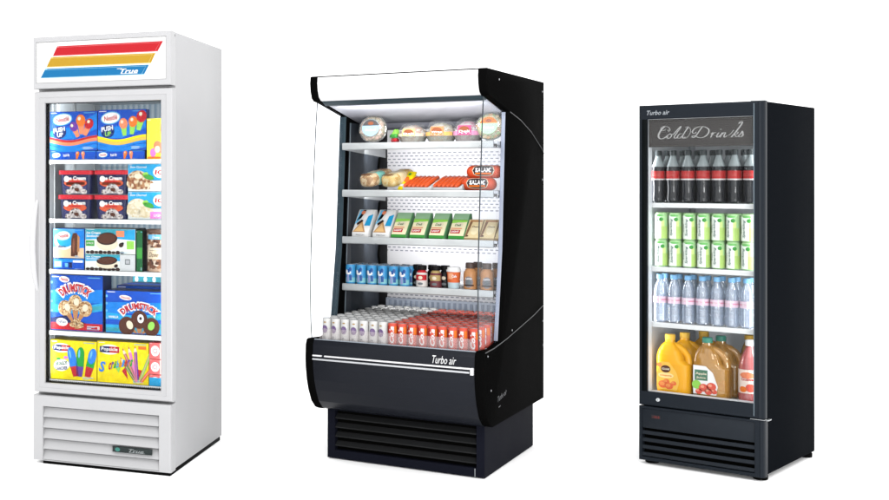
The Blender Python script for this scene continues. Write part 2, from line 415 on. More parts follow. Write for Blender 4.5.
for z in (1.412, 1.1355, .897, .609, .379):
    mb = MB(); mb.box(-.2935, .2935, .082, .086, z - .0185, z - .001, WIRE, .001); mb.tube([(-.292, .088, z - .002), (.292, .088, z - .002)], .0035, WIRE, 8)
    for k in range(30): x = -.285 + k * .57 / 29; mb.tube([(x, .087, z - .0035), (x, .76, z - .0035)], .0022, WIRE, 6)
    for y in (.2, .45, .758): mb.tube([(-.2925, y, z - .008), (.2925, y, z - .008)], .0035, WIRE, 6)
    if z < .5:
        for k in range(58): x = -.288 + k * .01; mb.box(x, x + .005, .0808, .0825, z - .007, z - .001, BLACKI, 0)
    mb.build("shelf", A.e)
for sx in (-1, 1):
    area("interior_light", (sx * .286, .079, 1.03), (sx * .06, .5, 1.03), .016, 1.25, 2.0, (.95, .98, 1), A.e)
area("interior_light", (0, .14, 1.700), (0, .62, 1.45), .5, .03, 6, (.95, .98, 1), A.e)  # added fill under the ceiling, brightens the back of the top shelf
for z in (1.385, 1.108, .870, .582): area("interior_light", (0, .30, z), (0, .8, z - .12), .5, .02, 1.8, (.95, .98, 1), A.e)  # added fill below each shelf, brightens the dark back of the freezer
mb = MB()
for x, z in ((.334, 1.968),): mb.box(x - .001, x + .001, .060, .063, z - .006, z + .004, BLACKI, 0)  # dark sliver painted in for the narrow gap at the header
mb.build("header_gap", A.e)

# ---------------- boxes and tubs of ice cream
def carton(name, wd, dp, ht, face, side=None):
    mb = MB(); mb.box(-wd / 2, wd / 2, 0, dp, 0, ht, side or face, .0015, 1)
    F = Flat(mb, (-wd / 2, 0, 0)); F.rect(.001, wd - .001, .001, ht - .001, face, 1)
    rr = random.Random(int(wd * 9173 + ht * 771))
    for k in range(4):      # small print and a seam along the edges
        F.rect(wd * .70, wd * (.78 + .16 * rr.random()), ht * (.035 + .018 * k), ht * (.043 + .018 * k), INK if k % 2 else SKY, 6)
    F.rect(wd * .03, wd * (.10 + .1 * rr.random()), ht * .955, ht * .97, INK, 6); F.rect(wd * .72, wd * .95, ht * .95, ht * .965, SKY, 6)
    seam = M("card_seam", (70, 74, 90), .6)
    mb.box(-wd / 2 + .001, wd / 2 - .001, dp * .5 - .0006, dp * .5 + .0006, ht - .0004, ht + .0004, seam, 0)
    return mb, F
def brand_oval(F, u, v, a, b, rot=6, l=3):
    F.ell(u, v, a * 1.12, b * 1.18, SKY, l, rot); F.ell(u, v, a, b, INK, l + 1, rot); F.text("Nestl\u00e9", u, v, a * 1.5, RED, b * .95, l + 2, .15, .02, rot)
def wave(F, w_, v0, amp, th, m, l, ph=0):
    n = 16; top = [(w_ * k / n, v0 + amp * math.sin(ph + 5.2 * k / n)) for k in range(n + 1)]
    for a, b in zip(top, top[1:]): F.poly([(a[0], a[1] - th), (b[0], b[1] - th), b, a], m, l)
def cone_pop(F, u, v, s, ball, cone, rot, l):
    c, q = math.cos(R(rot)), math.sin(R(rot)); t = lambda x, y: (u + s * (x * c - y * q), v + s * (x * q + y * c))
    F.poly([t(-.32, 0), t(-.18, -1), t(.18, -1), t(.32, 0)], cone, l)
    F.ell(*t(0, .15), .42 * s, .5 * s, ball, l + 1, rot); F.ell(*t(-.12, .32), .14 * s, .16 * s, CRM, l + 2, rot)
def pushbox(wd, ht, dp, band, pops, low=False):
    mb, F = carton("", wd, dp, ht, BLUE, NAVY)
    if low:
        brand_oval(F, wd * .14, ht * .55, wd * .085, ht * .26, 4); F.text("Push-Up", wd * .36, ht * .5, wd * .13, INK, ht * .4, 3, .1, .03, 8)
        for k, c in enumerate(pops): cone_pop(F, wd * (.6 + .12 * k), ht * .62, ht * .55, c, c, -10 + 12 * k, 3)
        F.rect(wd * .01, wd * .99, ht * .92, ht * .99, BLUE2, 2); return mb
    F.poly([(0.002, ht * .5), (wd * .5, ht * .62), (wd - .002, ht * .95), (wd - .002, ht * .55), (wd * .5, ht * .3), (.002, ht * .3)], BLUE2, 2)
    wave(F, wd, ht * .33, ht * .06, ht * .15, band, 3, 2.6); wave(F, wd, ht * .325, ht * .06, ht * .05, RED if band is SALM else YEL, 4, 2.6)
    wave(F, wd, ht * .19, ht * .06, ht * .06, BLUE2, 5, 2.6); wave(F, wd, ht * .12, ht * .05, ht * .10, BLUE2, 4, 2.6)
    brand_oval(F, wd * .27, ht * .80, wd * .185, ht * .13, 8)
    F.ell(wd * .21, ht * .47, wd * .14, ht * .16, M("lockup_backing", (20, 50, 120), .5), 4, 15)  # dark blue oval printed behind the lettering
    F.text("PUSH", wd * .2, ht * .54, wd * .25, INK, ht * .12, 6, .1, .03, 10); F.text("UP", wd * .22, ht * .41, wd * .13, LIME if band is GOLD else INK, ht * .11, 6, .1, .03, 6)
    for (uu, vv, s, b, c, r) in pops: cone_pop(F, wd * uu, ht * vv, ht * s, b, c, r, 6)
    return mb
g1 = "ice cream boxes in the white freezer"
t = pushbox(.238, .186, .05, SALM, [(.52, .58, .25, PUR, SALM, 25), (.66, .72, .30, ORA, SALM, 4), (.82, .64, .27, RED, SALM, -22)]).build("ice_cream_box")
A.put(tag(t, "blue frozen push-pop box with an orange wave band, left end of the freezer's top shelf", "ice cream box", g1), -.173, .11, 1.4545)
t = pushbox(.236, .189, .05, GOLD, [(.54, .62, .26, SALM, LIME, 6), (.73, .66, .27, ORA, LIME, -6), (.90, .78, .30, RED, LIME, -14)]).build("ice_cream_box")
A.put(tag(t, "blue push-pop box with a golden wave band on the freezer's top shelf", "ice cream box", g1), .066, .11, 1.4545)
for k in range(4):
    t = pushbox(.236, .182, .05, SALM, [(.5, .6, .3, PUR, SALM, 20)]).build("ice_cream_box")
    A.put(tag(t, "blue push-pop box standing in the file behind the golden-banded box", "ice cream box", "push-pop boxes filed behind the front ones"), .09 + .014 * k, .185 + .07 * k, 1.413)
for x, wd, lb in ((-.175, .232, "flat blue box lying under the push-pop box with the orange band"), (.06, .236, "flat blue box lying under the push-pop box with the golden band")):
    t = pushbox(wd, .0405, .16, SALM, [ORA, SALM], True).build("ice_cream_box"); A.put(tag(t, lb, "ice cream box", g1), x, .108, 1.413)
mb, F = carton("", .095, .16, .186, YEL2, YEL); F.ell(.055, .055, .022, .03, SALM, 2, 20); F.ell(.05, .045, .013, .016, CRM, 3); F.rect(.06, .09, .12, .16, GOLD, 2); F.text("FRUIT", .072, .14, .024, RED, .012, 3, 0, .02, 80); F.ell(.03, .03, .014, .02, PNK, 2); F.rect(.004, .09, .003, .012, ORA, 2)
A.put(tag(mb.build("ice_cream_box"), "pale yellow ice pop box at the right end of the freezer's top shelf", "ice cream box", g1), .2365, .102, 1.413)
# tubs
def tub():
    mb = MB(); wd, ht, dp = .156, .094, .15; TN = M("tub_navy", (34, 40, 84), .35)
    def rr(w_, d_, z):
        o = []
        for sx, sy, a0 in ((1, -1, -90), (1, 1, 0), (-1, 1, 90), (-1, -1, 180)):
            for k in range(5): a = R(a0 + 22.5 * k); o.append((sx * (w_ / 2 - .016) + .016 * math.cos(a), sy * (d_ / 2 - .016) + .016 * math.sin(a) + dp / 2, z))
        return o
    a = rr(wd * .93, dp * .93, 0); b = rr(wd, dp, ht); n = len(a)
    mb.add(a + b, [(k, (k + 1) % n, n + (k + 1) % n, n + k) for k in range(n)] + [tuple(range(n))[::-1], tuple(range(n, 2 * n))], TN)
    F = Flat(mb, (-wd / 2, .0048, 0), (1, 0, 0), (0, -.0053, ht))
    u0, u1 = .022, wd - .022
    F.rect(u0, u1, .003, ht * .42, M("tub_label_blue", (58, 60, 110), .45), 1)
    F.ell(wd / 2, ht * .56, .058, .020, M("tub_orange", (226, 96, 60), .45), 2); F.rect(u0 + .01, u1 - .01, ht * .46, ht * .60, MATS["tub_orange"], 2); F.rect(u0 + .026, u1 - .026, ht * .60, ht * .66, RED, 4)
    F.ell(wd / 2 + .004, ht * .02 + .012, .036, .036, SCOOP, 5, t0=-15, t1=195); F.ell(wd / 2 - .032, .012, .018, .012, SCOOP, 6, n=14); F.ell(wd / 2 + .042, .012, .016, .012, SCOOP, 6, n=14)
    F.ell(wd / 2 + .008, .022, .012, .009, BRN, 7); F.ell(wd / 2 - .012, .030, .005, .004, DBR, 7)
    F.text("Ice Cream", wd / 2 + .004, ht * .80, .098, INK, .018, 4, .1, .03); F.ell(u0 + .012, ht * .76, .013, .014, INK, 3); F.text("1.5", u0 + .012, ht * .76, .012, RED, .008, 4)
    t = mb.build("ice_cream_tub")
    mb = MB(); LID = M("tub_lid_red", (214, 40, 56), .35)
    for (w_, z0, z1) in ((wd * 1.10, ht - .002, ht + .016),):
        a = rr(w_, dp * 1.08, z0); b = rr(w_, dp * 1.08, z1); c = rr(w_ * .97, dp * 1.05, z1 + .002); d = rr(w_ * .90, dp * .95, z1 - .001)
        for p, q in ((a, b), (b, c), (c, d)): mb.add(p + q, [(k, (k + 1) % n, n + (k + 1) % n, n + k) for k in range(n)], LID)
        mb.poly(d, LID); mb.poly(a[::-1], LID)
    mb.build("lid", t)
    return t
t0 = tub()
for i, (x, z, lb) in enumerate(((-.168, 1.1365, "left one of the lower pair of red-lidded navy ice cream tubs"), (.012, 1.1365, "right one of the lower pair of red-lidded navy ice cream tubs"),
                       (-.166, 1.252, "red-lidded navy ice cream tub, left one of the two stacked on top"), (.013, 1.252, "red-lidded navy ice cream tub, right one of the two stacked on top"))):
    A.put(tag(t0 if i == 0 else clone(t0), lb, "ice cream tub", "stacked ice cream tubs"), x, .115, z)
def scoopbox(sc, tag_c, logo):
    mb, F = carton("", .19, .15, .127, M("scoop_box_pale", (206, 232, 238), .45, k=.95), SKY)
    F.rect(.002, .188, .05, .125, CYAN, 2); F.rect(.002, .188, .03, .056, SKY, 2); F.rect(.002, .188, .002, .05, M("scoop_box_white", (236, 240, 236), .5), 3)
    F.ell(.048, .052, .052, .044, sc, 4); F.ell(.028, .036, .034, .026, sc, 5); F.ell(.085, .032, .04, .024, sc, 5); F.ell(.05, .07, .02, .012, CRM, 6)
    F.ell(.10, .066, .026, .012, GRN, 5, -15); F.ell(.085, .078, .014, .010, LIME, 5, 20)
    F.ell(.152, .088, .030, .026, INK, 5); F.text(logo, .152, .088, .044, RED, .022, 6, .1, .03); F.rect(.108, .188, .004, .036, tag_c, 6); F.text("LIGHT", .15, .02, .05, INK, .012, 7, 0, .02); F.text("Slow Churned", .05, .112, .08, INK, .01, 4, .15, .01)
    return mb.build("ice_cream_box")
A.put(tag(scoopbox(SCOOP2, INK, "IC"), "sky-blue box picturing brown nutty scoops, right of the upper tubs", "ice cream box", g1), .1895, .113, 1.266)
A.put(tag(scoopbox(MOTTLE("vanilla_scoop", [(238, 226, 196), (226, 210, 172), (246, 238, 218)], 90), PNK, "IC"), "sky-blue box picturing pale scoops with a pink patch, right of the lower tubs", "ice cream box", g1), .1895, .113, 1.1375)
# ice cream bars and sandwiches
mb, F = carton("", .157, .14, .139, M("bar_box_blue", (92, 172, 224), .45, k=.95), BLUE)
F.poly([(.002, .002), (.155, .002), (.155, .05), (.1, .045), (.05, .06), (.002, .05)], M("biscuit_field", (240, 200, 160), .5, k=.95), 2)
F.rect(.11, .155, .05, .137, BLUE2, 2); F.ell(.055, .085, .05, .045, INK, 3); F.ell(.062, .092, .044, .04, CYAN, 4); brand_oval(F, .052, .106, .034, .02, 6, 5)
F.poly([(.09, .01), (.124, .008), (.132, .09), (.12, .12), (.1, .118), (.092, .09)], BRN, 5); F.poly([(.122, .03), (.133, .032), (.135, .10), (.124, .112)], TAN, 6); F.ell(.105, .06, .006, .035, M("bar_print_brown", (140, 84, 60), .4), 7); F.text("Bars", .045, .055, .04, NAVY, .012, 6, .2, .02)  # lighter brown strip is part of the printed bar picture
A.put(tag(mb.build("ice_cream_box"), "light blue box picturing a chocolate ice cream bar on the third freezer shelf", "ice cream box", g1), -.198, .112, .9505)
mb, F = carton("", .157, .16, .0515, BLUE, NAVY); F.rect(.002, .155, .034, .05, BLUE2, 2); F.rect(.004, .045, .008, .042, SKY, 3); F.rect(.01, .04, .014, .036, INK, 4); F.rect(.06, .075, .012, .03, SKY, 3); F.rect(.1, .15, .034, .044, INK, 3); F.rect(.08, .096, .008, .034, NAVY, 3)
A.put(tag(mb.build("ice_cream_box"), "flat blue box under the ice cream bar box on the third freezer shelf", "ice cream box", g1), -.198, .112, .8975)
def sandbox(ht, plain):
    wd = .247; mb, F = carton("", wd, .15, ht, M("sandwich_box_white", (236, 240, 232), .45, k=.95), M("sandwich_box_side", (40, 60, 60), .5))
    F.poly([(.002, ht * .55), (wd * .5, ht * .62), (wd - .002, ht * .55), (wd - .002, ht - .002), (.002, ht - .002)], CYAN, 2); F.poly([(.002, ht * .80), (wd * .6, ht * .75), (wd * .9, ht - .002), (.002, ht - .002)], TEALC, 3)
    for k in range(9): F.ell(.014 + k * .021, .007, .011, .006 + .003 * (k % 2), DBR, 3, n=10)
    F.ell(wd * .44, ht * .40, .053, ht * .27, CRM, 4); F.ell(wd * .44, ht * .60, .051, ht * .25, DBR, 5, 4); F.ell(wd * .44, ht * .61, .044, ht * .20, BRN, 6, 4)
    F.text("Ice Cream", wd * .17, ht * .83, .07, INK, ht * .1, 5, .15, .02); F.text("Sandwiches", wd * .17, ht * .7, .07, INK, ht * .09, 5, .15, .02)
    if not plain:
        F.rect(.004, .046, ht * .30, ht * .52, GRN, 4); F.text("6 PACK", .025, ht * .41, .034, INK, ht * .08, 5); F.rect(wd * .83, wd * .97, ht * .2, ht * .52, LIME, 4); F.ell(wd * .72, ht * .36, .012, ht * .09, DBR, 4, 30); F.ell(wd * .75, ht * .42, .006, ht * .05, BLACKI, 5)
        F.rect(wd * .62, wd * .78, ht * .68, ht * .92, SALM, 4)
    else:
        F.rect(wd * .70, wd * .995, .002, ht - .002, M("end_flap", (222, 226, 228), .5), 7); F.rect(wd * .80, wd * .90, ht * .4, ht * .72, GREYI, 8); F.rect(wd * .815, wd * .885, ht * .46, ht * .66, M("end_flap_light", (196, 200, 204), .5), 9); F.ell(wd * .62, ht * .3, .010, ht * .1, DBR, 5, 30)
    return mb.build("ice_cream_box")
A.put(tag(sandbox(.078, True), "ice cream sandwich box with a grey end flap on the third freezer shelf", "ice cream box", g1), .008, .112, .8975)
A.put(tag(sandbox(.117, False), "ice cream sandwich box with green patches, upper of two on the third freezer shelf", "ice cream box", g1), .0085, .112, .976)
mb, F = carton("", .03, .2, .19, DGRN, BLACKI); F.rect(.002, .028, .06, .11, GRN, 2)
A.put(tag(mb.build("ice_cream_box"), "narrow dark green box between the sandwich boxes and the brown jar", "ice cream box", g1), .149, .118, .8975)
mb = MB(); JG = MOTTLE("jar_filling", [(120, 78, 58), (200, 170, 146), (90, 56, 44), (226, 206, 186), (160, 112, 84)], 70, .3)
mb.lathe([(.052, 0), (.058, .004), (.058, .085), (.055, .09), (.058, .095), (.058, .175), (.05, .184)], JG, 28)
F = Round(mb, .0585); F.rect(-.05, .055, .06, .098, M("jar_label_cream", (240, 222, 190), .5, k=.95), 1); F.text("Dove", -.012, .08, .05, BRN, .022, 3, .35, .0); F.rect(-.045, .05, .150, .172, SKY, 1); F.text("Dove", 0, .160, .034, INK, .012, 3, .2, .02); F.rect(-.04, .05, .10, .112, CRM, 1)
t = mb.build("ice_cream_jar"); mb = MB(); mb.lathe([(.054, .178), (.060, .180), (.060, .192), (.057, .196)], M("jar_lid_brown", (110, 84, 72), .35), 28); mb.build("lid", t)
A.put(tag(t, "brown ice cream jar with a cream label band on the third freezer shelf", "ice cream jar", "ice cream jars"), .2295, .165, .8975)
# cone boxes
def conebox(wd, ht, nut, dp=.12):
    mb, F = carton("", wd, dp, ht, BLUE, NAVY)
    F.poly([(.002, ht * .45), (wd - .002, ht * .52), (wd - .002, ht * .75), (.002, ht * .72)], BLUE2, 2); F.poly([(.002, ht * .33), (wd * .6, ht * .3), (wd - .002, ht * .38), (wd - .002, ht * .52), (wd * .5, ht * .42), (.002, ht * .48)], CYAN, 3); F.poly([(wd * .6, ht * .36), (wd - .002, ht * .40), (wd - .002, ht * .48), (wd * .7, ht * .42)], TEALC, 4)
    cu = wd * (.48 if nut else .55); cv = ht * .46 if nut else ht * .27
    s = wd * .16
    if nut:
        F.rect(.002, wd - .002, .004, ht * .14, RED, 3); F.poly([(.002, ht * .14), (wd * .7, ht * .14), (wd * .3, ht * .27), (.002, ht * .22)], NAVY, 3); F.ell(wd * .22, ht * .15, wd * .11, ht * .07, INK, 4, -8); F.text("NEW!", wd * .22, ht * .15, wd * .15, NAVY, ht * .05, 5, .1, .02, -8); F.text("8", wd * .92, ht * .07, wd * .04, INK, ht * .06, 5)
        F.poly([(wd * .47, ht * .04), (wd * .55, ht * .04), (wd * .57, ht * .14), (wd * .45, ht * .14)], TAN, 5)
        for dx, dy in ((-.07, .12), (.06, .11), (0, .17)): F.ell(wd * (.51 + dx), ht * dy, wd * .075, ht * .055, NUT, 6)
    else:
        F.rect(.002, wd - .002, .004, ht * .2, CYAN, 3); F.rect(.002, wd * .6, ht * .05, ht * .13, TEALC, 4); F.rect(wd * .6, wd - .002, ht * .12, ht * .26, TEALC, 4); F.text("VANILLA", wd * .13, ht * .38, wd * .16, INK, ht * .05, 5, .1, .02)
    for dx, dy, r in ((-1.25, -.35, 40), (1.2, -.35, -40), (0, .25, 0)):
        u, v = cu + dx * s, cv + dy * s
        F.poly([(u - s * .5, v), (u + s * .5, v), (cu + dx * s * .25 + s * .14, max(.004, cv - s * 1.9)), (cu + dx * s * .25 - s * .14, max(.004, cv - s * 1.9))], TAN, 5)
    for j, (dx, dy) in enumerate(((-1.25, -.35), (1.2, -.35), (0, .3))):
        u, v = cu + dx * s, cv + dy * s
        F.ell(u, v, s * .82, s * .88, NUT if nut else BRN, 7 + j); F.ell(u, v + s * .05, s * .62, s * .66, NUT if nut else DBR, 9 + j) if nut else None
        F.ell(u - dx * s * .12 + s * .15, v + s * .1, s * .32, s * .42, (CRM if nut else (INK if j == 2 else (LIME if j == 1 else CRM))), 11 + j, -dx * 18)
        if not nut and j == 2: F.ell(u + s * .15, v + s * .12, s * .14, s * .16, DBR, 15)
    F.text("DRUMSTICK", cu, ht * .775 if nut else ht * .66, wd * .68, INK, ht * .21, 12, 0, .10, 0, wd * .42, 1.0); F.text("DRUMSTICK", cu, ht * .775 if nut else ht * .66, wd * .63, RED, ht * .15, 14, 0, .045, 0, wd * .42, 1.06)
    F.ell(wd * .27 if nut else wd * .33, ht * .92 if nut else ht * .84, wd * .10, ht * .055, INK, 12, -8); F.text("Nestl\u00e9", wd * .27 if nut else wd * .33, ht * .92 if nut else ht * .84, wd * .15, RED, ht * .06, 13, .15, .02, -8)
    for k in range(4): F.ell(.006, ht * (.35 + .17 * k), .005, .006, SKY, 4)
    return mb.build("ice_cream_box")
A.put(tag(conebox(.262, .262, True), "tall blue cone box picturing nut-topped cones with a red bottom strip", "ice cream box", g1), -.158, .112, .6105)
A.put(tag(conebox(.30, .198, False), "lower blue cone box picturing chocolate-dipped cones, right of the tall one", "ice cream box", g1), .136, .112, .6105)
for k in range(2):
    t = conebox(.30, .21, False, .11); A.put(tag(t, "blue cone box standing in the file behind the chocolate-dipped cone box", "ice cream box", "cone boxes filed behind the front ones"), .142 + .01 * k, .25 + .13 * k, .6105)
mb, F = carton("", .28, .1, .255, TEALC, NAVY)
for k in range(6): F.ell(.02 + .045 * k, .22, .009, .014, INK, 2); F.rect(.016 + .045 * k, .024 + .045 * k, .17, .20, SKY, 2)
A.put(tag(mb.build("ice_cream_box"), "teal box with white dots at the back of the fourth freezer shelf", "ice cream box", g1), .12, .52, .6105)
# ice pops
BP = M("pop_blue", (40, 130, 230), .4, k=1); GP = M("pop_green", (30, 160, 60), .4, k=1); RP = M("pop_red", (214, 40, 50), .4); PP = M("pop_purple", (110, 70, 170), .4)
def popbox(wd, ht, kind):
    mb, F = carton("", wd, .14, ht, YEL, M("yellow_side", (214, 190, 20), .5))
    u = wd * .24; v = ht * .80
    F.ell(u, v, wd * .20, ht * .12, INK, 2); F.rect(u - wd * .19, u, v - ht * .075, v + ht * .075, NAVY, 3); F.rect(u, u + wd * .19, v - ht * .075, v + ht * .075, RED, 3); F.text("Popsicle", u, v, wd * .32, INK, ht * .11, 5, .05, .02)
    if kind == 0:
        F.ell(wd * .24, ht * .36, wd * .17, ht * .15, INK, 2, 8); F.text("JOLLY", wd * .24, ht * .40, wd * .26, DGRN, ht * .12, 4, 0, .03, 8); F.text("RANCHER", wd * .24, ht * .28, wd * .26, NAVY, ht * .09, 4, 0, .02, 8); F.ell(wd * .33, ht * .56, wd * .05, ht * .04, PNK, 3); F.ell(wd * .17, ht * .52, wd * .05, ht * .035, GRN, 3)
        for du, rot, c in ((.50, 12, (BP, BP, RP)), (.64, -4, (GP, GP, PP)), (.86, -14, (BP, GP, RP))):
            cq, sq = math.cos(R(rot)), math.sin(R(rot)); L = ht * .78; bu, bv = wd * du + sq * L * .4 * (1 if du > .8 else 1), ht * .10
            tt = lambda x, y: (bu + x * cq - y * sq, bv + x * sq + y * cq)
            wv = wd * .085
            F.poly([tt(-wv * .7, 0), tt(wv * .7, 0), tt(wv, L * .35), tt(-wv, L * .35)], c[2], 4); F.poly([tt(-wv, L * .33), tt(wv, L * .33), tt(wv, L * .62), tt(-wv, L * .62)], c[1], 5); F.ell(*tt(0, L * .70), wv, L * .26, c[0], 6, rot); F.ell(*tt(-wv * .35, L * .74), wv * .25, L * .14, SKY, 7, rot)
    else:
        for k, ch in enumerate("Scribblers"):
            c = (BP, RP, PP, GP, CYAN, ORA)[k % 6]; F.text(ch, wd * (.10 + (.10 if k else 0) + .052 * k), ht * (.38 + .025 * k - .0012 * k * k), wd * (.11 if k == 0 else .045), c, ht * (.26 if k == 0 else .18), 9, .1, .03, -10)
        F.poly([(wd * .32, ht * .42), (wd * .46, ht * .40), (wd * .42, ht * .25)], LIME, 2); F.poly([(wd * .72, ht * .38), (wd * .9, ht * .34), (wd * .86, ht * .12), (wd * .7, ht * .16)], RP, 2); F.poly([(wd * .48, ht * .3), (wd * .56, ht * .42), (wd * .6, ht * .1)], RP, 2)
        for du, rot, c in ((.60, 24, TAN), (.66, 4, PUR), (.78, -22, LIME), (.88, -38, ORA), (.55, 34, GRN), (.62, 14, PNK)):
            cq, sq = math.cos(R(rot)), math.sin(R(rot)); L = ht * (.72 if rot < 30 and rot > -30 else .55); bu, bv = wd * (.79 + (du - .68) * .30), ht * .06
            tt = lambda x, y: (bu + x * cq - y * sq, bv + x * sq + y * cq); wv = wd * .03
            F.poly([tt(-wv, 0), tt(wv, 0), tt(wv, L), tt(-wv, L)], c, 5); F.poly([tt(-wv, L), tt(wv, L), tt(0, L + ht * .16)], CRM, 5); F.poly([tt(-wv * .4, L + ht * .09), tt(wv * .4, L + ht * .09), tt(0, L + ht * .16)], RED, 6); F.poly([tt(-wv * .3, 0), tt(wv * .1, 0), tt(wv * .1, L), tt(-wv * .3, L)], M("pop_print_pink", (250, 150, 170), .4, k=.95), 6)  # pink strip is part of the printed pencil picture
        F.rect(wd * .8, wd * .95, ht * .84, ht * .92, ORA, 2)
    return mb.build("ice_pop_box")
A.put(tag(popbox(.232, .185, 0), "yellow ice pop box picturing blue and green pops on the freezer floor", "ice pop box", g1), -.173, .112, .3795)
A.put(tag(popbox(.25, .192, 1), "yellow ice pop box picturing pencil-shaped pops on the freezer floor", "ice pop box", g1), .0705, .112, .3795)
for k, (h0, h1, lb) in enumerate(((.0, .052, "blue-bottomed red and white carton, lowest of its stack on the freezer floor"), (.053, .122, "red and white carton, middle of three at the freezer floor's right end"), (.123, .198, "red and white carton, topmost of three at the freezer floor's right end"))):
    wd = .085; ht = h1 - h0; mb, F = carton("", wd, .15, ht, M("strawberry_carton", (236, 110, 110), .45, k=.95), RED); F.ell(.028, ht * .5, .02, ht * .32, INK, 2); F.rect(.05, wd - .001, .002, ht - .002, M("carton_pink", (244, 190, 184), .5, k=.95), 2); F.text("ICE", .028, ht * .5, .024, RED, ht * .3, 3)
    if k == 0: F.rect(.001, wd - .001, .001, ht * .75, CYAN, 4)
    A.put(tag(mb.build("ice_cream_box"), lb, "ice cream box", g1), .2425, .104, .3795 + h0)

# ================================================================== black open-front display cooler (middle)
B = Unit("open_display_cooler", "black open-front cooler with a blank white lit top sign and curved glass sides", "display cooler", 1.7883, 5.6413, .63371)
BK = M("black_steel", (30, 30, 30), .6, .003, noise=.04, scale=3, k=.25); BKF = M("dark_grey_front", (46, 49, 58), .30, .20, noise=.03, scale=3, k=.50)
BKD = M("slot_black", (8, 8, 7), .8, .03); BSLAT = M("slat_grey", (44, 45, 46), .5, .2, k=.7); TEALW = M("dark_teal_liner", (60, 76, 84), .35, .2, k=.9)
BASEC = M("base_blue_black", (36, 38, 50), .5, .015, noise=.05, scale=5, k=.5)
ALU = M("pale_aluminium", (178, 184, 200), .4, .4, noise=.03, k=.9)
curve = [(-.066, .578), (-.078, .555), (-.082, .50), (-.079, .45), (-.066, .39), (-.046, .34), (-.012, .285), (.035, .248), (.075, .236)]
def sidep(x0, x1):
    prof = [(-.022, 1.80), (-.012, 1.804), (1.005, 1.804), (1.0, .236)] + curve[::-1] + [(-.05, .582), (.10, .575), (.222, .592), (.30, 1.00), (.356, 1.632), (.05, 1.684), (.018, 1.687), (-.006, 1.70), (-.022, 1.735), (-.027, 1.77)]
    mb = MB(); mb.prism(prof, x0, x1, BK, .003); return mb.build("side_panel", B.e)
rp = sidep(.364, .399); lp = sidep(-.399, -.364)
for pts in (   # seams on the outer face of the right side
  [(.362, 1.629), (.55, 1.598), (.75, 1.548), (.95, 1.475), (1.0, 1.45)], [(1.0, .70), (.80, .665), (.55, .632), (.30, .60), (.10, .58), (-.045, .574)]):
    mb = MB(); mb.tube([(.3995, y, z) for y, z in pts], .0022, M("seam_grey", (74, 76, 78), .4), 6); mb.build("seam", rp)
for y, z in ((.18, 1.765), (.97, 1.755), (.0, .555), (.05, .40), (.98, .62), (.985, .50), (.97, 1.32), (.40, .63)):
    mb = MB(); bm = bmesh.new(); bmesh.ops.create_uvsphere(bm, u_segments=10, v_segments=6, radius=.005)
    for v in bm.verts: v.co = Vector((.399 + v.co.x * .5, y + v.co.y, z + v.co.z))
    mb.frombm(bm, CHROME); mb.build("screw", rp)
mb = MB(); F = Flat(mb, (.399, .10, .30), (0, 1, .12), (0, -.0, 1), .0006); SIL = M("silver_ink", (150, 154, 158), .35)
F.text("Turbo air", .13, .04, .15, M("dim_silver_ink", (104, 106, 110), .4), .024, 1, .25, .0); F.rect(.07, .10, .0, .004, MATS["dim_silver_ink"], 1); mb.build("maker_mark", rp)
mb = MB()   # roof, back, bottom skins
mb.box(-.3635, .3635, .06, 1.003, 1.785, 1.803, BK, .002); mb.box(-.3635, .3635, .955, 1.002, .238, 1.784, BK, .002); mb.box(-.3635, .3635, .0775, .954, .238, .262, BK, .002)
mb.build("cabinet", B.e)
PW = PERF("perforated_back", (250, 249, 252), (150, 152, 164), ((1.385, 1.465), (1.155, 1.235), (.935, 1.01), (.70, .785)))
mb = MB(); mb.box(-.3635, .3635, .928, .95, .575, 1.60, PW, .001)
mb.build("back_panel", B.e)
mb = MB(); mb.box(-.3635, .3635, .905, .9275, .575, .70, M("air_return", (196, 206, 222), .4, .3), .001)
for k in range(26): x = -.345 + k * .0276; mb.box(x, x + .014, .902, .9048, .60, .69, M("vent_slot", (150, 162, 182), .5), .0005)
mb.build("air_return", B.e)
# canopy
mb = MB()
mb.prism([(.035, 1.686), (.075, 1.668), (.105, 1.672), (.105, 1.69), (.04, 1.70)], -.3635, .3635, TEALW, .001)
mb.prism([(.106, 1.674), (.53, 1.600), (.53, 1.612), (.106, 1.686)], -.3635, .3635, M("canopy_liner", (228, 228, 238), .4, .3, k=.9), .0005)
mb.prism([(.531, 1.612), (.531, 1.578), (.545, 1.566), (.60, 1.572), (.60, 1.612)], -.3635, .3635, M("air_duct_grey", (150, 152, 164), .45, .3), .001)
mb.prism([(.601, 1.604), (.927, 1.604), (.927, 1.612), (.601, 1.612)], -.3635, .3635, M("canopy_liner", (228, 228, 238)), .0005)
cn = mb.build("canopy", B.e)
SGW = M("lit_sign_white", (254, 254, 255), .35, .2, noise=.003, emit=.35, k=.95)
mb = MB(); mb.prism([(-.010, 1.799), (-.019, 1.797), (-.023, 1.77), (-.018, 1.737), (-.004, 1.706), (.018, 1.691), (.034, 1.689), (.034, 1.80)], -.3630, .3630, SGW, 0); mb.build("sign_panel", cn)
mb = MB(); mb.prism([(-.014, 1.8005), (-.014, 1.8035), (.058, 1.8035), (.058, 1.8005)], -.3634, .3634, BK, .0005); mb.build("trim", cn)
area("canopy_fill", (0, .63, 1.56), (0, .93, 1.42), .68, .03, 4, (1, 1, 1), B.e)  # added fill behind the air duct, brightens the back panel
area("canopy_fill", (0, .13, 1.652), (0, .50, 1.40), .66, .03, 2.6, (1, 1, 1), B.e)  # added fill under the canopy front, brightens the top shelf food
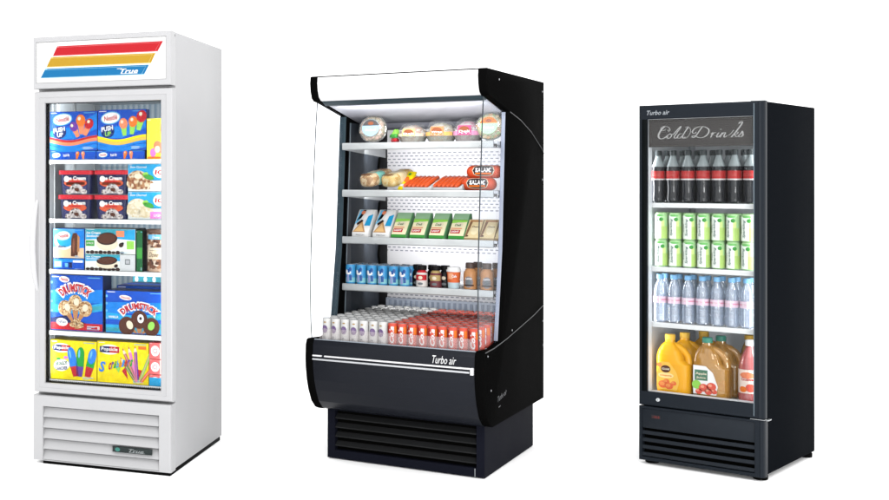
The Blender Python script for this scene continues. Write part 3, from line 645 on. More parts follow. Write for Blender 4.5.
# glass sides and their dark edges
SG = GLASS("side_glass", (.955, .970, .990), .010); EDGE = M("glass_edge_dark", (60, 68, 74), .3, .4)
gcur = [(.012, 1.68), (-.008, 1.55), (-.022, 1.42), (-.040, 1.25), (-.058, 1.07), (-.068, .92), (-.070, .78), (-.066, .66), (-.055, .585)]
for sx in (-1, 1):
    a, b = sorted((sx * .374, sx * .380))
    mb = MB(); mb.prism(gcur + [(.21, .595), (.296, 1.0), (.349, 1.63)], a, b, SG, 0); gp = mb.build("side_glass", B.e)
    mb = MB(); mb.tube([((a + b) / 2, y - .001, z) for y, z in gcur], .0026, EDGE, 8); mb.build("glass_edge", gp)
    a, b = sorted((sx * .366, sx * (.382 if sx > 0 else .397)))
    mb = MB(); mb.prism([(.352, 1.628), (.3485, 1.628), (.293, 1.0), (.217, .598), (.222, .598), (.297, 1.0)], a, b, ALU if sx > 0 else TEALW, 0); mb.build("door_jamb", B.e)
mb = MB()
for y0, y1 in ((.395, .403),): mb.prism([(y0, 1.60), (y1, 1.60), (y1 - .08, .60), (y0 - .08, .60)], -.3638, -.3615, M("jamb_line", (150, 168, 178), .3), 0)
mb.box(-.3638, -.3622, .405, .7998, .60, 1.60, M("slate_liner", (56, 62, 70), .4, .15, k=.9), .0003)
mb.prism([(.31, .60), (.405, .60), (.405, 1.60), (.39, 1.60)], -.3638, -.3622, MATS["slate_liner"], 0)
mb.box(-.3638, -.3615, .80, .9277, .60, 1.60, M("black_corner", (24, 24, 26), .5, .05), .0005)
for z in (1.33, 1.10, .88): mb.tube([(-.361, .80, z + .10), (-.357, .78, z + .05), (-.357, .80, z - .01)], .007, BKD, 8)
mb.build("wall_liner", lp)
# shelves
SHS = M("shelf_steel", (206, 210, 210), .3, .5, metal=.35, noise=.12, scale=9, k=.9)
SHT = M("shelf_top_white", (232, 234, 238), .45, .3)
SZ = (1.495, 1.268, 1.041, .813)
for z in SZ:
    mb = MB(); mb.box(-.3605, .3605, .295, .90, z - .016, z, SHT, .001); sh = mb.build("shelf", B.e)
    mb = MB(); mb.prism([(.2945, z + .003), (.286, z + .003), (.282, z - .003), (.282, z - .027), (.286, z - .031), (.2945, z - .031)], -.3605, .346, SHS, .0008); mb.build("price_rail", sh)
    for sx in (-1, 1):
        a, b = sorted((sx * .3612, sx * .3632)); mb = MB(); mb.prism([(.30, z - .018), (.30, z - .03), (.90, z - .06), (.90, z - .018)], a, b, STEEL, 0); mb.build("bracket", sh)
    area("shelf_fill", (0, .58, z - .03), (0, .93, z - .10), .68, .02, 4.5 if z > 1 else 1.8, (1, 1, 1), B.e)  # added fill under each shelf, whitens the back panel
    mb = MB()
    for x in (.349, .356): mb.box(x, x + .004, .287, .2945, z - .026, z - .012, BKD, .0008)
    mb.build("clip", sh)
# deck
mb = MB(); mb.box(-.3632, .3632, -.03, .90, .552, .566, M("deck_white", (214, 220, 226), .4, .4), .001); dk = mb.build("deck", B.e)
mb = MB(); mb.prism([(-.060, .582), (-.060, .566), (-.032, .566), (-.032, .578)], -.3632, .3632, M("sill_grey", (170, 178, 188), .35, .4), .001); mb.build("sill", dk)
mb = MB(); mb.box(-.352, .352, -.0285, -.0265, .566, .628, GLASS("guard_plastic", (.98, .98, .98), .02, .05, (255, 240, 240), .12), 0); mb.build("front_guard", dk)
# bumper
mb = MB(); mb.prism([(y + .004, z) for y, z in curve] + [(.075, .262), (.0, .30), (-.02, .56), (-.058, .5645)], -.3635, .3635, BKF, .001); bp = mb.build("front_panel", B.e)
WS = M("white_trim_plastic", (246, 246, 248), .3, .5, noise=.01, k=.95)
mb = MB(); mb.box(-.3620, -.318, -.088, -.076, .503, .510, WS, .002); mb.box(-.306, .358, -.088, -.076, .503, .510, WS, .002)
mb.box(-.3625, .345, -.089, -.076, .486, .494, M("trim_silver", (214, 216, 220), .25, .5, k=.9), .003); mb.box(.349, .3625, -.092, -.076, .480, .511, WS, .002); mb.build("trim_strip", bp)
mb = MB(); F = Flat(mb, (0, -.0768, .5345), (1, 0, 0), (0, .073, 1), .0006); F.text("Turbo air", .236, 0, .102, INK, .034, 1, .32, .0); mb.build("lettering", bp)
# base
mb = MB(); mb.ring((-.36, .36, .004, .2375), (-.322, .325, .045, .232), [(0, .95), (0, .095), (.05, .09), (.97, .09), (1, .094), (1, .13)], BASEC); mb.box(-.358, .358, .13, .948, .005, .237, BASEC, .002); mb.box(-.3215, .3245, .125, .1299, .046, .231, BKD, 0); bs = mb.build("base", B.e)
for k in range(4):
    z = .208 - k * .043; mb = MB(); mb.prism([(.096, z - .017), (.093, z - .014), (.094, z - .011), (.122, z + .006), (.126, z + .002), (.10, z - .017)], -.3215, .3245, BSLAT, 0); mb.build("louver", bs)
mb = MB(); mb.box(.318, .322, .0875, .0899, .006, .043, SIL, .0005); mb.build("tag_strip", bs)

# ---------------- what stands in the open cooler
CLEAR = GLASS("clear_pack", (.99, .99, .99), .012, .15, (240, 240, 240), .02)
g2 = "prepared food on the open cooler's shelves"
def bowl(r, cols, lab_top, lab_bot, lname, seed, dome=.030):
    """round tub of salad standing on its edge, lid facing out; local -y is the front"""
    e = empty("salad_tub"); sal = MOTTLE("salad_%d" % seed, cols, 75, .5)
    Rm = Matrix.Rotation(R(90), 4, 'X')
    def turn(mb): mb.v = [tuple(Rm @ Vector(p) + Vector((0, 0, r))) for p in mb.v]
    mb = MB(); mb.lathe([(r * .62, -.05), (r * .80, -.045), (r * .97, -.004), (r, 0), (r * .97, .001), (r * .90, -.004)], GLASS("tub_plastic", (.9, .92, .9), .06, .1, (196, 200, 190), .45), 32); turn(mb); mb.build("bowl", e)
    mb = MB(); mb.lathe([(r * .60, -.047), (r * .77, -.042), (r * .93, -.004), (r * .86, .010), (r * .60, .018), (r * .25, .022)], sal, 26)
    for k in range(46):
        a = random.uniform(0, 6.28); q = r * math.sqrt(random.uniform(.02, .74)); s = random.uniform(.005, .012); h = .019 - .010 * (q / r) ** 2
        bm = bmesh.new(); bmesh.ops.create_icosphere(bm, subdivisions=1, radius=s)
        for v in bm.verts: v.co = Vector((v.co.x * random.uniform(.8, 1.5) + q * math.cos(a), v.co.y + q * math.sin(a), v.co.z * .7 + h))
        c = cols[k % len(cols)]; mb.frombm(bm, M("morsel_%d_%d_%d" % c, c, .45))
    turn(mb); mb.build("salad", e)
    mb = MB(); mb.lathe([(r * .985, .002), (r * .96, .012), (r * .80, dome * .9), (r * .72, dome), (.001, dome + .002)], GLASS("tub_lid", (.97, .98, .98), .05, .06, (255, 255, 255), .10), 32); turn(mb); mb.build("lid", e)
    mb = MB(); F = Flat(mb, (0, -dome - .0025, r)); q = r * .62
    F.ell(0, 0, q, q, lab_bot, 1, 0, 28); F.ell(0, 0, q * .97, q * .97, lab_top, 2, 0, 20, 15, 165); F.text(lname, 0, -q * .25, q * 1.2, INK, q * .26, 3, 0, .03)
    F.ell(0, q * .52, q * .34, q * .2, M("label_photo", (170, 96, 60), .5), 3); mb.build("label", e)
    return e
def dome(r, ht, cols, lab, lab2, word, seed):
    """low round tub with a clear domed lid, standing flat, banded with a label"""
    e = empty("salad_tub"); sal = MOTTLE("salad_%d" % seed, cols, 75, .5)
    mb = MB(); mb.lathe([(r * .72, 0), (r * .78, .003), (r * .96, .026), (r * 1.02, .028), (r * 1.02, .031), (r * .95, .031)], GLASS("tub_plastic", (.9, .92, .9), .06, .1, (206, 208, 200), .45), 32); mb.build("bowl", e)
    mb = MB(); mb.lathe([(r * .74, .004), (r * .92, .028), (r * .88, ht * .5), (r * .66, ht * .72), (r * .3, ht * .84), (.001, ht * .86)], sal, 26)
    for k in range(70):
        a = random.uniform(0, 6.28); q = r * random.uniform(.1, .84); h = .86 * ht * math.sqrt(max(.05, 1 - (q / r) ** 2 * .95)); sz = random.uniform(.006, .013); bm = bmesh.new(); bmesh.ops.create_icosphere(bm, subdivisions=1, radius=sz)
        for v in bm.verts: v.co = Vector((v.co.x * random.uniform(.8, 1.6) + q * math.cos(a), v.co.y + q * math.sin(a), v.co.z * .7 + max(.03, h - .006)))
        c = cols[k % len(cols)]; mb.frombm(bm, M("morsel_%d_%d_%d" % c, c, .45, k=.9))
    mb.build("salad", e)
    lid = [(r * 1.0, .031), (r * .985, ht * .45), (r * .90, ht * .68), (r * .72, ht * .88), (r * .40, ht * .985), (.001, ht)]
    mb = MB(); mb.lathe(lid, GLASS("tub_lid", (.97, .98, .98), .05, .06, (255, 255, 255), .10), 36); mb.build("lid", e)
    mb = MB()
    def strip(a0, a1, m, k0, k1, off):
        for i in range(10):
            b0 = R(a0 + (a1 - a0) * i / 10); b1 = R(a0 + (a1 - a0) * (i + 1) / 10)
            for (r0, z0), (r1, z1) in zip(lid[k0:k1], lid[k0 + 1:k1 + 1]):
                f = lambda rr, zz, b: (math.sin(b) * (rr + off), -math.cos(b) * (rr + off), zz + off * .5)
                mb.poly([f(r0, z0, b0), f(r0, z0, b1), f(r1, z1, b1), f(r1, z1, b0)], m)
    strip(-64, 60, lab2, 0, 1, .001); strip(-28, 26, lab, 0, 2, .0018)
    F = Round(mb, r * .99); F.ell(0, ht * .52, r * .34, ht * .13, M("label_photo", (170, 96, 60), .5), 6); F.rect(-r * .40, r * .40, ht * .34, ht * .37, INK, 6); F.text(word, 0, ht * .44, r * .7, INK, ht * .10, 8, 0, .03); mb.build("label", e)
    return e
z = SZ[0]
for args, x, lb in (
    ((.068, [(190, 180, 150), (160, 150, 126), (232, 206, 186), (226, 190, 170)], M("label_grey", (96, 92, 92), .5), M("label_ice_blue", (176, 212, 232), .5, k=.95), "Salad", 1), -.238, "round clear salad tub with an ice-blue label at the top shelf's left end"),
    ((.066, [(206, 206, 156), (166, 192, 120), (240, 212, 166), (230, 176, 116)], ORA, M("label_mint", (186, 232, 186), .5, k=.95), "Salad", 5), .312, "round clear salad tub with a mint green label at the top shelf's right end")):
    t = bowl(*args); B.put(tag(t, lb, "salad tub", g2), x, .355, z + .004, 0, R(-9))
for args, x, y, lb in (
    ((.068, .098, [(244, 230, 212), (238, 206, 190), (248, 242, 232), (230, 180, 160)], M("label_lemon", (236, 226, 140), .5, k=.95), M("label_peach", (244, 214, 190), .5, k=.95), "Deli", 2), -.050, .385, "low domed tub with a lemon label and pale pink contents on the top shelf"),
    ((.070, .108, [(240, 228, 208), (232, 200, 162), (248, 242, 232), (210, 210, 186)], M("label_orange", (236, 150, 100), .5, k=.95), M("label_amber", (246, 190, 110), .5, k=.95), "Wrap", 3), .082, .39, "low domed tub with an orange label band in the middle of the top shelf"),
    ((.068, .112, [(248, 222, 230), (240, 200, 214), (252, 244, 244), (232, 170, 190)], M("label_rose", (216, 92, 140), .5, k=.95), M("label_pink", (240, 160, 196), .5, k=.95), "Deli", 4), .205, .395, "low domed tub with a pink label band on the top shelf")):
    t = dome(*args); B.put(tag(t, lb, "salad tub", g2), x, y, z)
mb = MB(); mb.box(-.022, .022, 0, .05, 0, .03, CLEAR, .004); t = mb.build("berry_pack")
for k in range(14):
    mb = MB(); bm = bmesh.new(); bmesh.ops.create_icosphere(bm, subdivisions=2, radius=.011); px, py, pz = random.uniform(-.016, .016), random.uniform(.004, .04), (.014 if k < 6 else .034 + .022 * (k % 3) / 2)
    for v in bm.verts: v.co = Vector((v.co.x + px, v.co.y + py, v.co.z * 1.1 + pz))
    mb.frombm(bm, RED if k < 6 else (LIME if k % 3 else GRN)); mb.build("strawberry" if k < 6 else "leaf", t)
B.put(tag(t, "small clear pack of red berries under green leaves on the top shelf", "berry pack", g2), -.132, .335, z)
# second shelf
z = SZ[1]
def loaf(w_, ht, L, crumb, band, art):
    e = empty("bread_pack"); mb = MB()
    mb.box(-w_ / 2, w_ / 2, 0, L, 0, ht, MOTTLE(crumb[0], crumb[1], 60, .6), min(w_, ht) * .36, 4); mb.build("bread", e)
    for k in range(4):      # crust scores
        mb = MB(); y = L * (.06 + .05 * k) if k < 3 else L * .82; mb.box(-w_ * .36, w_ * .36, y, y + .004, ht - .001, ht + .0008, M("crust_brown", (150, 96, 56), .6), .0004)
        mb.build("crust", e)
    mb = MB(); mb.box(-w_ / 2 - .002, w_ / 2 + .002, L * .28, L * .70, -.0015, ht + .002, band, min(w_, ht) * .34, 4); F = Flat(mb, (0, L * .28, ht + .0025), (1, 0, 0), (0, 1, 0)); F.ell(0, .03, w_ * .3, .016, CRM, 1); F.rect(-w_ * .3, w_ * .3, .006, .010, INK, 1); mb.build("wrapper_band", e)
    mb = MB(); mb.box(-w_ / 2 - .004, w_ / 2 + .004, -.004, L + .004, -.002, ht + .004, CLEAR, min(w_, ht) * .3, 3); mb.build("film", e)
    return e
B.put(tag(loaf(.084, .062, .16, ("bread_tan", [(232, 196, 150), (244, 218, 176), (214, 170, 118), (190, 150, 110)]), M("wrapper_teal", (130, 200, 186), .45, k=.95), 0), "wrapped roll with a teal paper band at the second shelf's left end", "bread pack", g2), -.262, .335, z + .012, R(-26), R(14))
B.put(tag(loaf(.082, .060, .16, ("bread_gold", [(244, 212, 140), (248, 228, 170), (232, 190, 110), (240, 204, 130)]), M("wrapper_cream", (246, 226, 180), .45, k=.95), 0), "wrapped golden roll with a cream band, right of the teal-banded one", "bread pack", g2), -.158, .34, z + .012, R(-24), R(14))
mb = MB(); mb.prism([(0, 0), (.03, .0), (.085, .088), (.07, .092), (.0, .012)], -.026, .026, YEL, .003); F = Flat(mb, (0, 0, .012), (1, 0, 0), (0, .66, .75), .0006); F.ell(0, .055, .014, .018, ORA, 1, 20); F.rect(-.022, .022, .012, .026, INK, 1); F.ell(.004, .088, .008, .008, GRN, 1)
B.put(tag(mb.build("cheese_pack"), "bright yellow pouch leaning beside the wrapped rolls on the second shelf", "cheese pack", g2), -.090, .35, z, R(-16))
def sausages():
    e = empty("sausage_tray"); mb = MB(); TR = M("tray_grey_clear", (214, 214, 214), .4, .4)
    mb.box(-.068, .070, 0, .11, 0, .012, TR, .004); mb.box(-.0695, -.066, -.004, .112, 0, .030, TR, .001); mb.box(.068, .0715, -.004, .112, 0, .030, TR, .001); mb.box(-.066, .068, -.005, -.002, 0, .016, TR, .001); mb.build("tray", e)
    for k in range(6):
        x = -.050 + k * .0205 + random.uniform(-.001, .001); mb = MB(); pts = [(x - .012, .006, .022), (x - .004, .035, .036), (x + .004, .065, .052), (x + .010, .095, .062)]
        mb.tube([(pts[0][0] - .003, -.002, .018)] + pts + [(pts[-1][0] + .002, .102, .064)], [.005, .0100, .0112, .0112, .0105, .005], M("sausage_orange", (224, 88, 34), .35, .7, noise=.14, scale=80, k=.95), 12); mb.build("sausage", e)
    return e
t = sausages(); B.put(tag(t, "tray of orange sausages in the middle of the second shelf, left one of two", "sausage tray", g2), -.012, .33, z, R(-4))
B.put(tag(clone(t), "tray of orange sausages beside the stacked salami, right one of two", "sausage tray", g2), .128, .33, z, R(-4))
def salami(L):
    mb = MB(); SR = M("salami_red", (222, 84, 44), .35, .4, noise=.10, scale=50, k=.95); rr = .031
    mb.capsule((-L / 2 + rr, 0, rr), (L / 2 - rr, 0, rr), rr, SR, 24); t = mb.build("salami")
    mb = MB()
    class Side(Flat):
        def P(s, u, v, l=1): a = v / (rr + .0006); q = rr + .0005 * l + .0006; return Vector((u, -q * math.cos(a), rr + q * math.sin(a)))
    F = Side(mb, (0, 0, 0))
    for lay, a, b, m in ((1, .050, .027, CRM), (2, .047, .024, M("salami_label", (54, 40, 44), .45))):
        n = 14
        for i in range(n):
            c0 = -1 + 2 * i / n; c1 = -1 + 2 * (i + 1) / n; h0 = b * math.sqrt(max(0, 1 - c0 ** 4)); h1 = b * math.sqrt(max(0, 1 - c1 ** 4))
            for j in range(6):
                p, q = -1 + j / 3, -1 + (j + 1) / 3
                pts = [(a * c0, h0 * p + .006), (a * c1, h1 * p + .006), (a * c1, h1 * q + .006), (a * c0, h0 * q + .006)]
                if i == 0: pts = pts[1:] if h0 < 1e-6 else pts
                F.poly(pts, m, lay)
    F.text("SALAMI", 0, .008, .07, INK, .020, 4, 0, .05); F.rect(-.036, .036, -.012, -.004, ORA, 4); mb.build("label", t)
    return t
B.put(tag(salami(.158), "fat red sausage with an oval dark label, lying under another", "salami", g2), .262, .365, z)
B.put(tag(salami(.165), "fat red sausage with an oval dark label, lying on top of another", "salami", g2), .285, .378, z + .0575)
# third shelf
z = SZ[2]
def wedge(name, w_, d, h0, h, mats, art):
    mb = MB(); mb.prism([(0, 0), (0, h0), (d * .62, h), (d * .80, h), (d, 0)], -w_ / 2, w_ / 2, mats, .002)
    L = math.hypot(d * .62, h - h0); F = Flat(mb, (-w_ / 2, 0, h0), (1, 0, 0), (0, d * .62, h - h0), .0006); F0 = Flat(mb, (-w_ / 2, 0, 0)); art(F, F0, w_, L, h0)
    return mb.build(name)
SWB = M("sandwich_bag_white", (240, 240, 238), .4, k=.95)
def a1(F, F0, w_, L, h0):
    F.poly([(w_ * .02, L * .02), (w_ * .80, L * .02), (w_ * .42, L * .52)], M("bread_slice", (206, 160, 110), .6), 1); F.poly([(w_ * .12, L * .06), (w_ * .68, L * .06), (w_ * .42, L * .38)], M("sandwich_filling", (232, 190, 130), .6, k=.95), 2); F.poly([(w_ * .2, L * .30), (w_ * .5, L * .50), (w_ * .38, L * .56), (w_ * .12, L * .40)], DBR, 3)
    F.poly([(.001, L * .35), (w_ * .22, L * .5), (w_ * .45, L * .98), (w_ * .1, L * .98)], SKY, 1); F.poly([(w_ * .06, L * .5), (w_ * .3, L * .62), (w_ * .48, L * .98), (w_ * .3, L * .98)], BLACKI, 2); F.poly([(w_ * .62, L * .30), (w_ * .98, L * .30), (w_ * .98, L * .80), (w_ * .70, L * .72)], CYAN, 2); F.poly([(w_ * .45, L * .55), (w_ * .8, L * .62), (w_ * .86, L * .98), (w_ * .55, L * .98)], INK, 1); F.ell(w_ * .34, L * .86, w_ * .12, L * .08, SALM, 4); F0.text("FRESH", w_ * .5, h0 * .5, w_ * .5, GREYI, h0 * .4, 1)
t = wedge("sandwich_pack", .084, .13, .022, .132, SWB, a1)
B.put(tag(t, "white and blue sandwich pack nearest the third shelf's left end", "sandwich pack", g2), -.288, .325, z, R(-6)); B.put(tag(clone(t), "white and blue sandwich pack next to the green-topped packs", "sandwich pack", g2), -.186, .325, z, R(-6))
def a2(F, F0, w_, L, h0):
    F.rect(.002, w_ - .002, .0, L * .98, M("pack_cream", (244, 236, 196), .45, k=.95), 1); F.poly([(.001, L * .70), (w_ - .001, L * .70), (w_ - .001, L * .995), (.001, L * .995)], M("pack_top_green", (150, 190, 150), .45, k=.95), 2); F.poly([(.002, L * .55), (w_ - .002, L * .62), (w_ - .002, L * .72), (.002, L * .72)], LIME, 2); F.rect(w_ * .08, w_ * .70, L * .10, L * .26, RED, 3); F.text("LIGHT", w_ * .39, L * .18, w_ * .5, INK, L * .08, 4, 0, .03); F.rect(w_ * .06, w_ * .76, L * .30, L * .34, SALM, 3); F.ell(w_ * .5, L * .5, w_ * .28, L * .09, CRM, 3); F.text("Deli", w_ * .45, L * .47, w_ * .4, DGRN, L * .1, 4, .2, .02); F0.rect(0.001, w_ - .001, .002, h0, GRN, 1); F0.poly([(w_ * .1, .003), (w_ * .9, .003), (w_ * .9, h0 * .3), (w_ * .1, h0 * .3)], DGRN, 2)
t = wedge("deli_pack", .074, .125, .018, .120, M("pack_green_side", (110, 170, 116), .5), a2)
for k, (x, lb) in enumerate(((-.100, "cream and green deli pack right beside the sandwich packs, first of four"), (-.012, "cream and green deli pack, second of four counting from the sandwich packs"), (.078, "cream and green deli pack, third of four counting from the sandwich packs"), (.168, "cream and green deli pack right beside the tan packs, last of four"))):
    B.put(tag(t if k == 0 else clone(t), lb, "deli pack", g2), x, .325, z, R(-6))
def a3(F, F0, w_, L, h0):
    F.rect(.002, w_ - .002, .0, L * .98, M("pack_tan", (236, 214, 164), .5, k=.95), 1); F.poly([(w_ * .03, L * .05), (w_ * .16, L * .05), (w_ * .30, L * .86), (w_ * .12, L * .86)], M("pack_brown_edge", (150, 110, 80), .5), 2); F.poly([(w_ * .12, L * .86), (w_ * .94, L * .86), (w_ * .94, L * .95), (w_ * .12, L * .95)], TAN, 2); F.ell(w_ * .60, L * .42, w_ * .26, L * .26, M("pack_pale", (248, 232, 190), .5, k=.95), 2); F.text("Cheese", w_ * .6, L * .6, w_ * .5, BRN, L * .09, 3, .2, .02); F.ell(w_ * .2, L * .1, w_ * .08, L * .04, BRN, 3)
t = wedge("cheese_wedge_pack", .084, .11, .010, .094, M("pack_side_brown", (196, 168, 124), .5), a3)
for k, (x, lb) in enumerate(((.238, "tan wedge pack just right of the green-topped packs"), (.306, "tan wedge pack between two others like it on the third shelf"), (.350, "tan wedge pack pressed against the third shelf's right end"))):
    B.put(tag(t if k == 0 else clone(t), lb, "cheese pack", g2), x, .32 + .004 * k, z + .0005 * k, R(-6) if k < 2 else R(-12)).scale = (.8, 1, 1) if k < 2 else (.45, 1, 1)
# fourth shelf
z = SZ[3]
LIDS = M("can_lid_silver", (190, 192, 194), .32, .5, metal=.4)
def can(name, r, ht, m, art, lidm=LIDS):
    mb = MB(); mb.lathe([(r * .78, 0), (r * .90, .002), (r, .008), (r, ht - .012), (r * .86, ht - .001)], m, 20); art(Round(mb, r), r, ht); t = mb.build(name)
    LR = M("lid_recess_shade", (128, 130, 134), .4, .5, metal=.3) if lidm is LIDS else lidm  # shade of the recess put into a darker copy of the lid colour
    mb = MB(); mb.lathe([(r * .86, ht - .0015), (r * .88, ht), (r * .82, ht + .0005), (r * .78, ht - .003), (.0005, ht - .0032)], [lidm, lidm, LR, LR], 18); mb.box(-.004, .004, -.010, .004, ht - .0032, ht - .0015, STEEL, 0); mb.build("lid", t)
    return t
CB = M("can_blue", (62, 150, 205), .3, .5, k=.95)
def ab(F, r, ht):
    F.rect(-r * 1.3, r * 1.3, .010, ht * .34, M("can_blue_pale", (130, 196, 205), .35, k=.95), 1); F.ell(-r * .15, ht * .58, r * .62, ht * .10, INK, 2); F.ell(-r * .5, ht * .64, r * .25, ht * .09, INK, 2); F.rect(-r * .2, r * .2, ht * .58, ht * .76, M("can_blue_dark", (30, 86, 160), .35), 3); F.rect(r * .15, r * .62, ht * .18, ht * .46, MATS["can_blue_dark"], 3); F.rect(-r * .45, r * .05, ht * .12, ht * .48, M("can_lilac", (150, 160, 206), .4, k=.95), 2); F.ell(r * .3, ht * .75, r * .28, ht * .10, MATS["can_blue_dark"], 4)
t = can("drink_can", .0245, .096, CB, ab); first = True
for j, yy in enumerate((.318, .375, .432)):
    for k in range(6):
        o = t if first else clone(t); first = False
        B.put(tag(o, "blue drink can in the cluster at the fourth shelf's left end", "drink can", "blue cans on the fourth shelf"), -.330 + .0525 * k + .010 * j, yy, z, R(random.uniform(-8, 8)))
DKB = M("bottle_black", (24, 24, 26), .3, .4)
def darkbottle(top, mid, low):
    mb = MB(); r = .026
    mb.lathe([(r * .8, 0), (r, .004), (r, .060), (r * .92, .070), (r * .66, .080), (r * .62, .086)], [low, low, low, mid, mid], 20); F = Round(mb, r); F.rect(-r * 1.2, r * 1.2, .034, .060, mid, 1); F.rect(-r * 1.0, r * .9, .006, .030, low, 1); F.ell(0, .046, r * .4, .008, CRM, 2); F.ell(0, .018, r * .5, .006, GREYI, 2)
    t = mb.build("coffee_bottle"); mb = MB(); mb.lathe([(r * .80, .082), (r * .82, .084), (r * .82, .100), (r * .74, .104)], top, 18); mb.build("cap", t); return t
for x, y, lo, mi, lb in ((.012, .325, M("bottle_white_low", (232, 226, 220), .4), RED, "black-capped bottle with a red band over a white bottom on the fourth shelf"), (.075, .33, M("bottle_maroon", (120, 60, 66), .4), M("bottle_olive", (196, 170, 110), .4), "black-capped bottle with a tan band and maroon bottom on the fourth shelf"),
                  (.046, .375, DKB, DKB, "black bottle standing behind, between the red-banded and tan-banded bottles"), (.108, .365, DKB, DKB, "black bottle just left of the white-lidded cup"), (-.022, .37, DKB, DKB, "black bottle between the blue cans and the red-banded bottle")):
    B.put(tag(darkbottle(BLACKI, mi, lo), lb, "coffee bottle", g2), x, y, z)
mb = MB(); CO = M("cup_orange", (226, 110, 60), .45, k=.95); mb.lathe([(.024, 0), (.0245, .003), (.0268, .030), (.0305, .082)], [M("cup_base_blue", (206, 226, 232), .45), MATS["cup_base_blue"], CO], 24); F = Round(mb, .0288); F.rect(-.018, .004, .046, .074, M("cup_pale", (240, 170, 130), .45, k=.95), 3); F.text("Cafe", .010, .060, .02, INK, .012, 6, .1, .02)
t = mb.build("coffee_cup"); mb = MB(); mb.lathe([(.0315, .079), (.033, .082), (.033, .087), (.0295, .090), (.028, .100), (.022, .101)], M("lid_white", (246, 246, 244), .35, k=.95), 24); mb.build("lid", t)
B.put(tag(t, "white-lidded orange paper cup on the fourth shelf", "coffee cup", g2), .158, .328, z)
def milkbottle():
    mb = MB(); r = .029; MB_ = M("milk_coffee", (196, 140, 92), .3, .5, k=.95)
    mb.lathe([(r * .85, 0), (r, .004), (r, .072), (r * .92, .084), (r * .62, .096), (r * .58, .102)], MB_, 22); F = Round(mb, r); F.ell(0, .036, r * .72, .026, M("bottle_label_grey", (150, 140, 140), .45), 2); F.ell(0, .034, r * .4, .014, GREYI, 3); F.text("Latte", 0, .052, r * 1.0, INK, .009, 4, .2, .02); F.rect(-r * .8, r * .8, .018, .024, DBR, 4)
    t = mb.build("coffee_bottle"); mb = MB(); mb.lathe([(r * .66, .098), (r * .70, .100), (r * .70, .120), (r * .62, .124)], M("cap_brown", (92, 76, 70), .35), 18); mb.build("cap", t); return t
t = milkbottle()
for k, (x, y, lb) in enumerate(((.232, .33, "milky coffee bottle with a brown cap, just right of the white-lidded cup"), (.246, .40, "milky coffee bottle standing behind the one beside the white-lidded cup"), (.308, .325, "milky coffee bottle in front at the fourth shelf's right end"), (.336, .385, "milky coffee bottle standing back at the fourth shelf's right end"))):
    B.put(tag(t if k == 0 else clone(t), lb, "coffee bottle", g2), x, y, z, R(6 * k))
# deck: slim cans
CW = M("can_white", (232, 232, 230), .3, .4, k=.86); CR = M("can_red", (214, 88, 72), .3, .4, k=1)
def aw(F, r, ht):
    F.ell(-r * .05, ht * .52, r * .66, ht * .17, M("can_plum", (124, 98, 148), .4), 2); F.ell(-r * .2, ht * .56, r * .30, ht * .08, M("can_plum_light", (150, 126, 172), .4), 3); F.ell(0, ht * .82, r * .30, ht * .03, M("can_gold", (190, 150, 90), .4), 2); F.rect(-r * .5, r * .1, ht * .16, ht * .20, GREYI, 2); F.rect(-r * .5, r * .35, ht * .10, ht * .125, M("can_grey_line", (190, 192, 196), .4), 2)
def ar(F, r, ht):
    F.rect(r * .55, r * 1.2, ht * .55, ht * .86, ORA, 1); F.rect(-r * .95, -r * .55, ht * .1, ht * .88, M("can_red_deep", (170, 34, 34), .35), 1); F.text("Cola", -r * .02, ht * .50, ht * .72, INK, r * .92, 3, .3, .035, 90)
tw = can("drink_can", .0212, .108, CW, aw); tr = can("drink_can", .0215, .106, CR, ar)
fw = fr = True
for j in range(9):
    for k in range(16):
        x = -.334 + .0446 * k; white = k < 7
        if white: o = tw if fw else clone(tw); fw = False; lb, gp = "slim white can with a plum-coloured print on the open cooler's bottom deck", "white cans on the bottom deck"
        else: o = tr if fr else clone(tr); fr = False; lb, gp = "slim red can with white lettering on the open cooler's bottom deck", "red cans on the bottom deck"
        B.put(tag(o, lb, "drink can", gp), x + random.uniform(-.0008, .0008), .018 + .092 * j + random.uniform(-.004, .004), .566, R(random.uniform(-14, 14)))

# ================================================================== black glass-door drinks cooler (right)
D = Unit("drinks_cooler", "black glass-door cooler with a Cold Drinks sign, filled with bottles, cans and jugs", "drinks cooler", 3.1522, 5.6355, .82592)
DW, DD, DH = .2587, .757, 1.665
BS = M("blue_black_side", (34, 38, 44), .6, .003, noise=.03, scale=3, k=.42); BF = M("slate_door_frame", (48, 55, 64), .4, .16, noise=.03, scale=3, k=.54); BG = M("gloss_black_bezel", (14, 20, 22), .3, .12, k=.6)
mb = MB(); mb.box(.2465, DW, .055, DD, .026, DH - .002, BS, .004); mb.box(-DW, -.2465, .055, DD, .026, DH - .002, BS, .004); mb.box(-.2463, .2463, .71, DD - .001, .0265, DH - .003, BS, .002)
mb.box(-.2463, .2463, .0555, .7098, 1.625, DH - .0025, BS, .001); mb.box(-.2463, .2463, .0555, .7098, .0265, .318, BS, .001); mb.build("cabinet", D.e)
LW = M("cooler_liner_white", (236, 240, 244), .4, .3, noise=.02, k=.95)
mb = MB(); mb.box(-.2455, .2455, .69, .7095, .319, 1.624, LW, .001); mb.box(-.246, -.2445, .058, .69, .319, 1.624, LW, 0); mb.box(.2445, .246, .058, .69, .319, 1.624, LW, 0); mb.box(-.2443, .2443, .058, .69, .319, .3225, LW, 0); mb.box(-.2443, .2443, .058, .69, 1.6205, 1.624, LW, 0)
for y in (.10, .60): mb.box(-.2444, -.2395, y, y + .012, .34, 1.60, M("shelf_pilaster", (170, 178, 184), .4), .0005)
mb.build("liner", D.e)
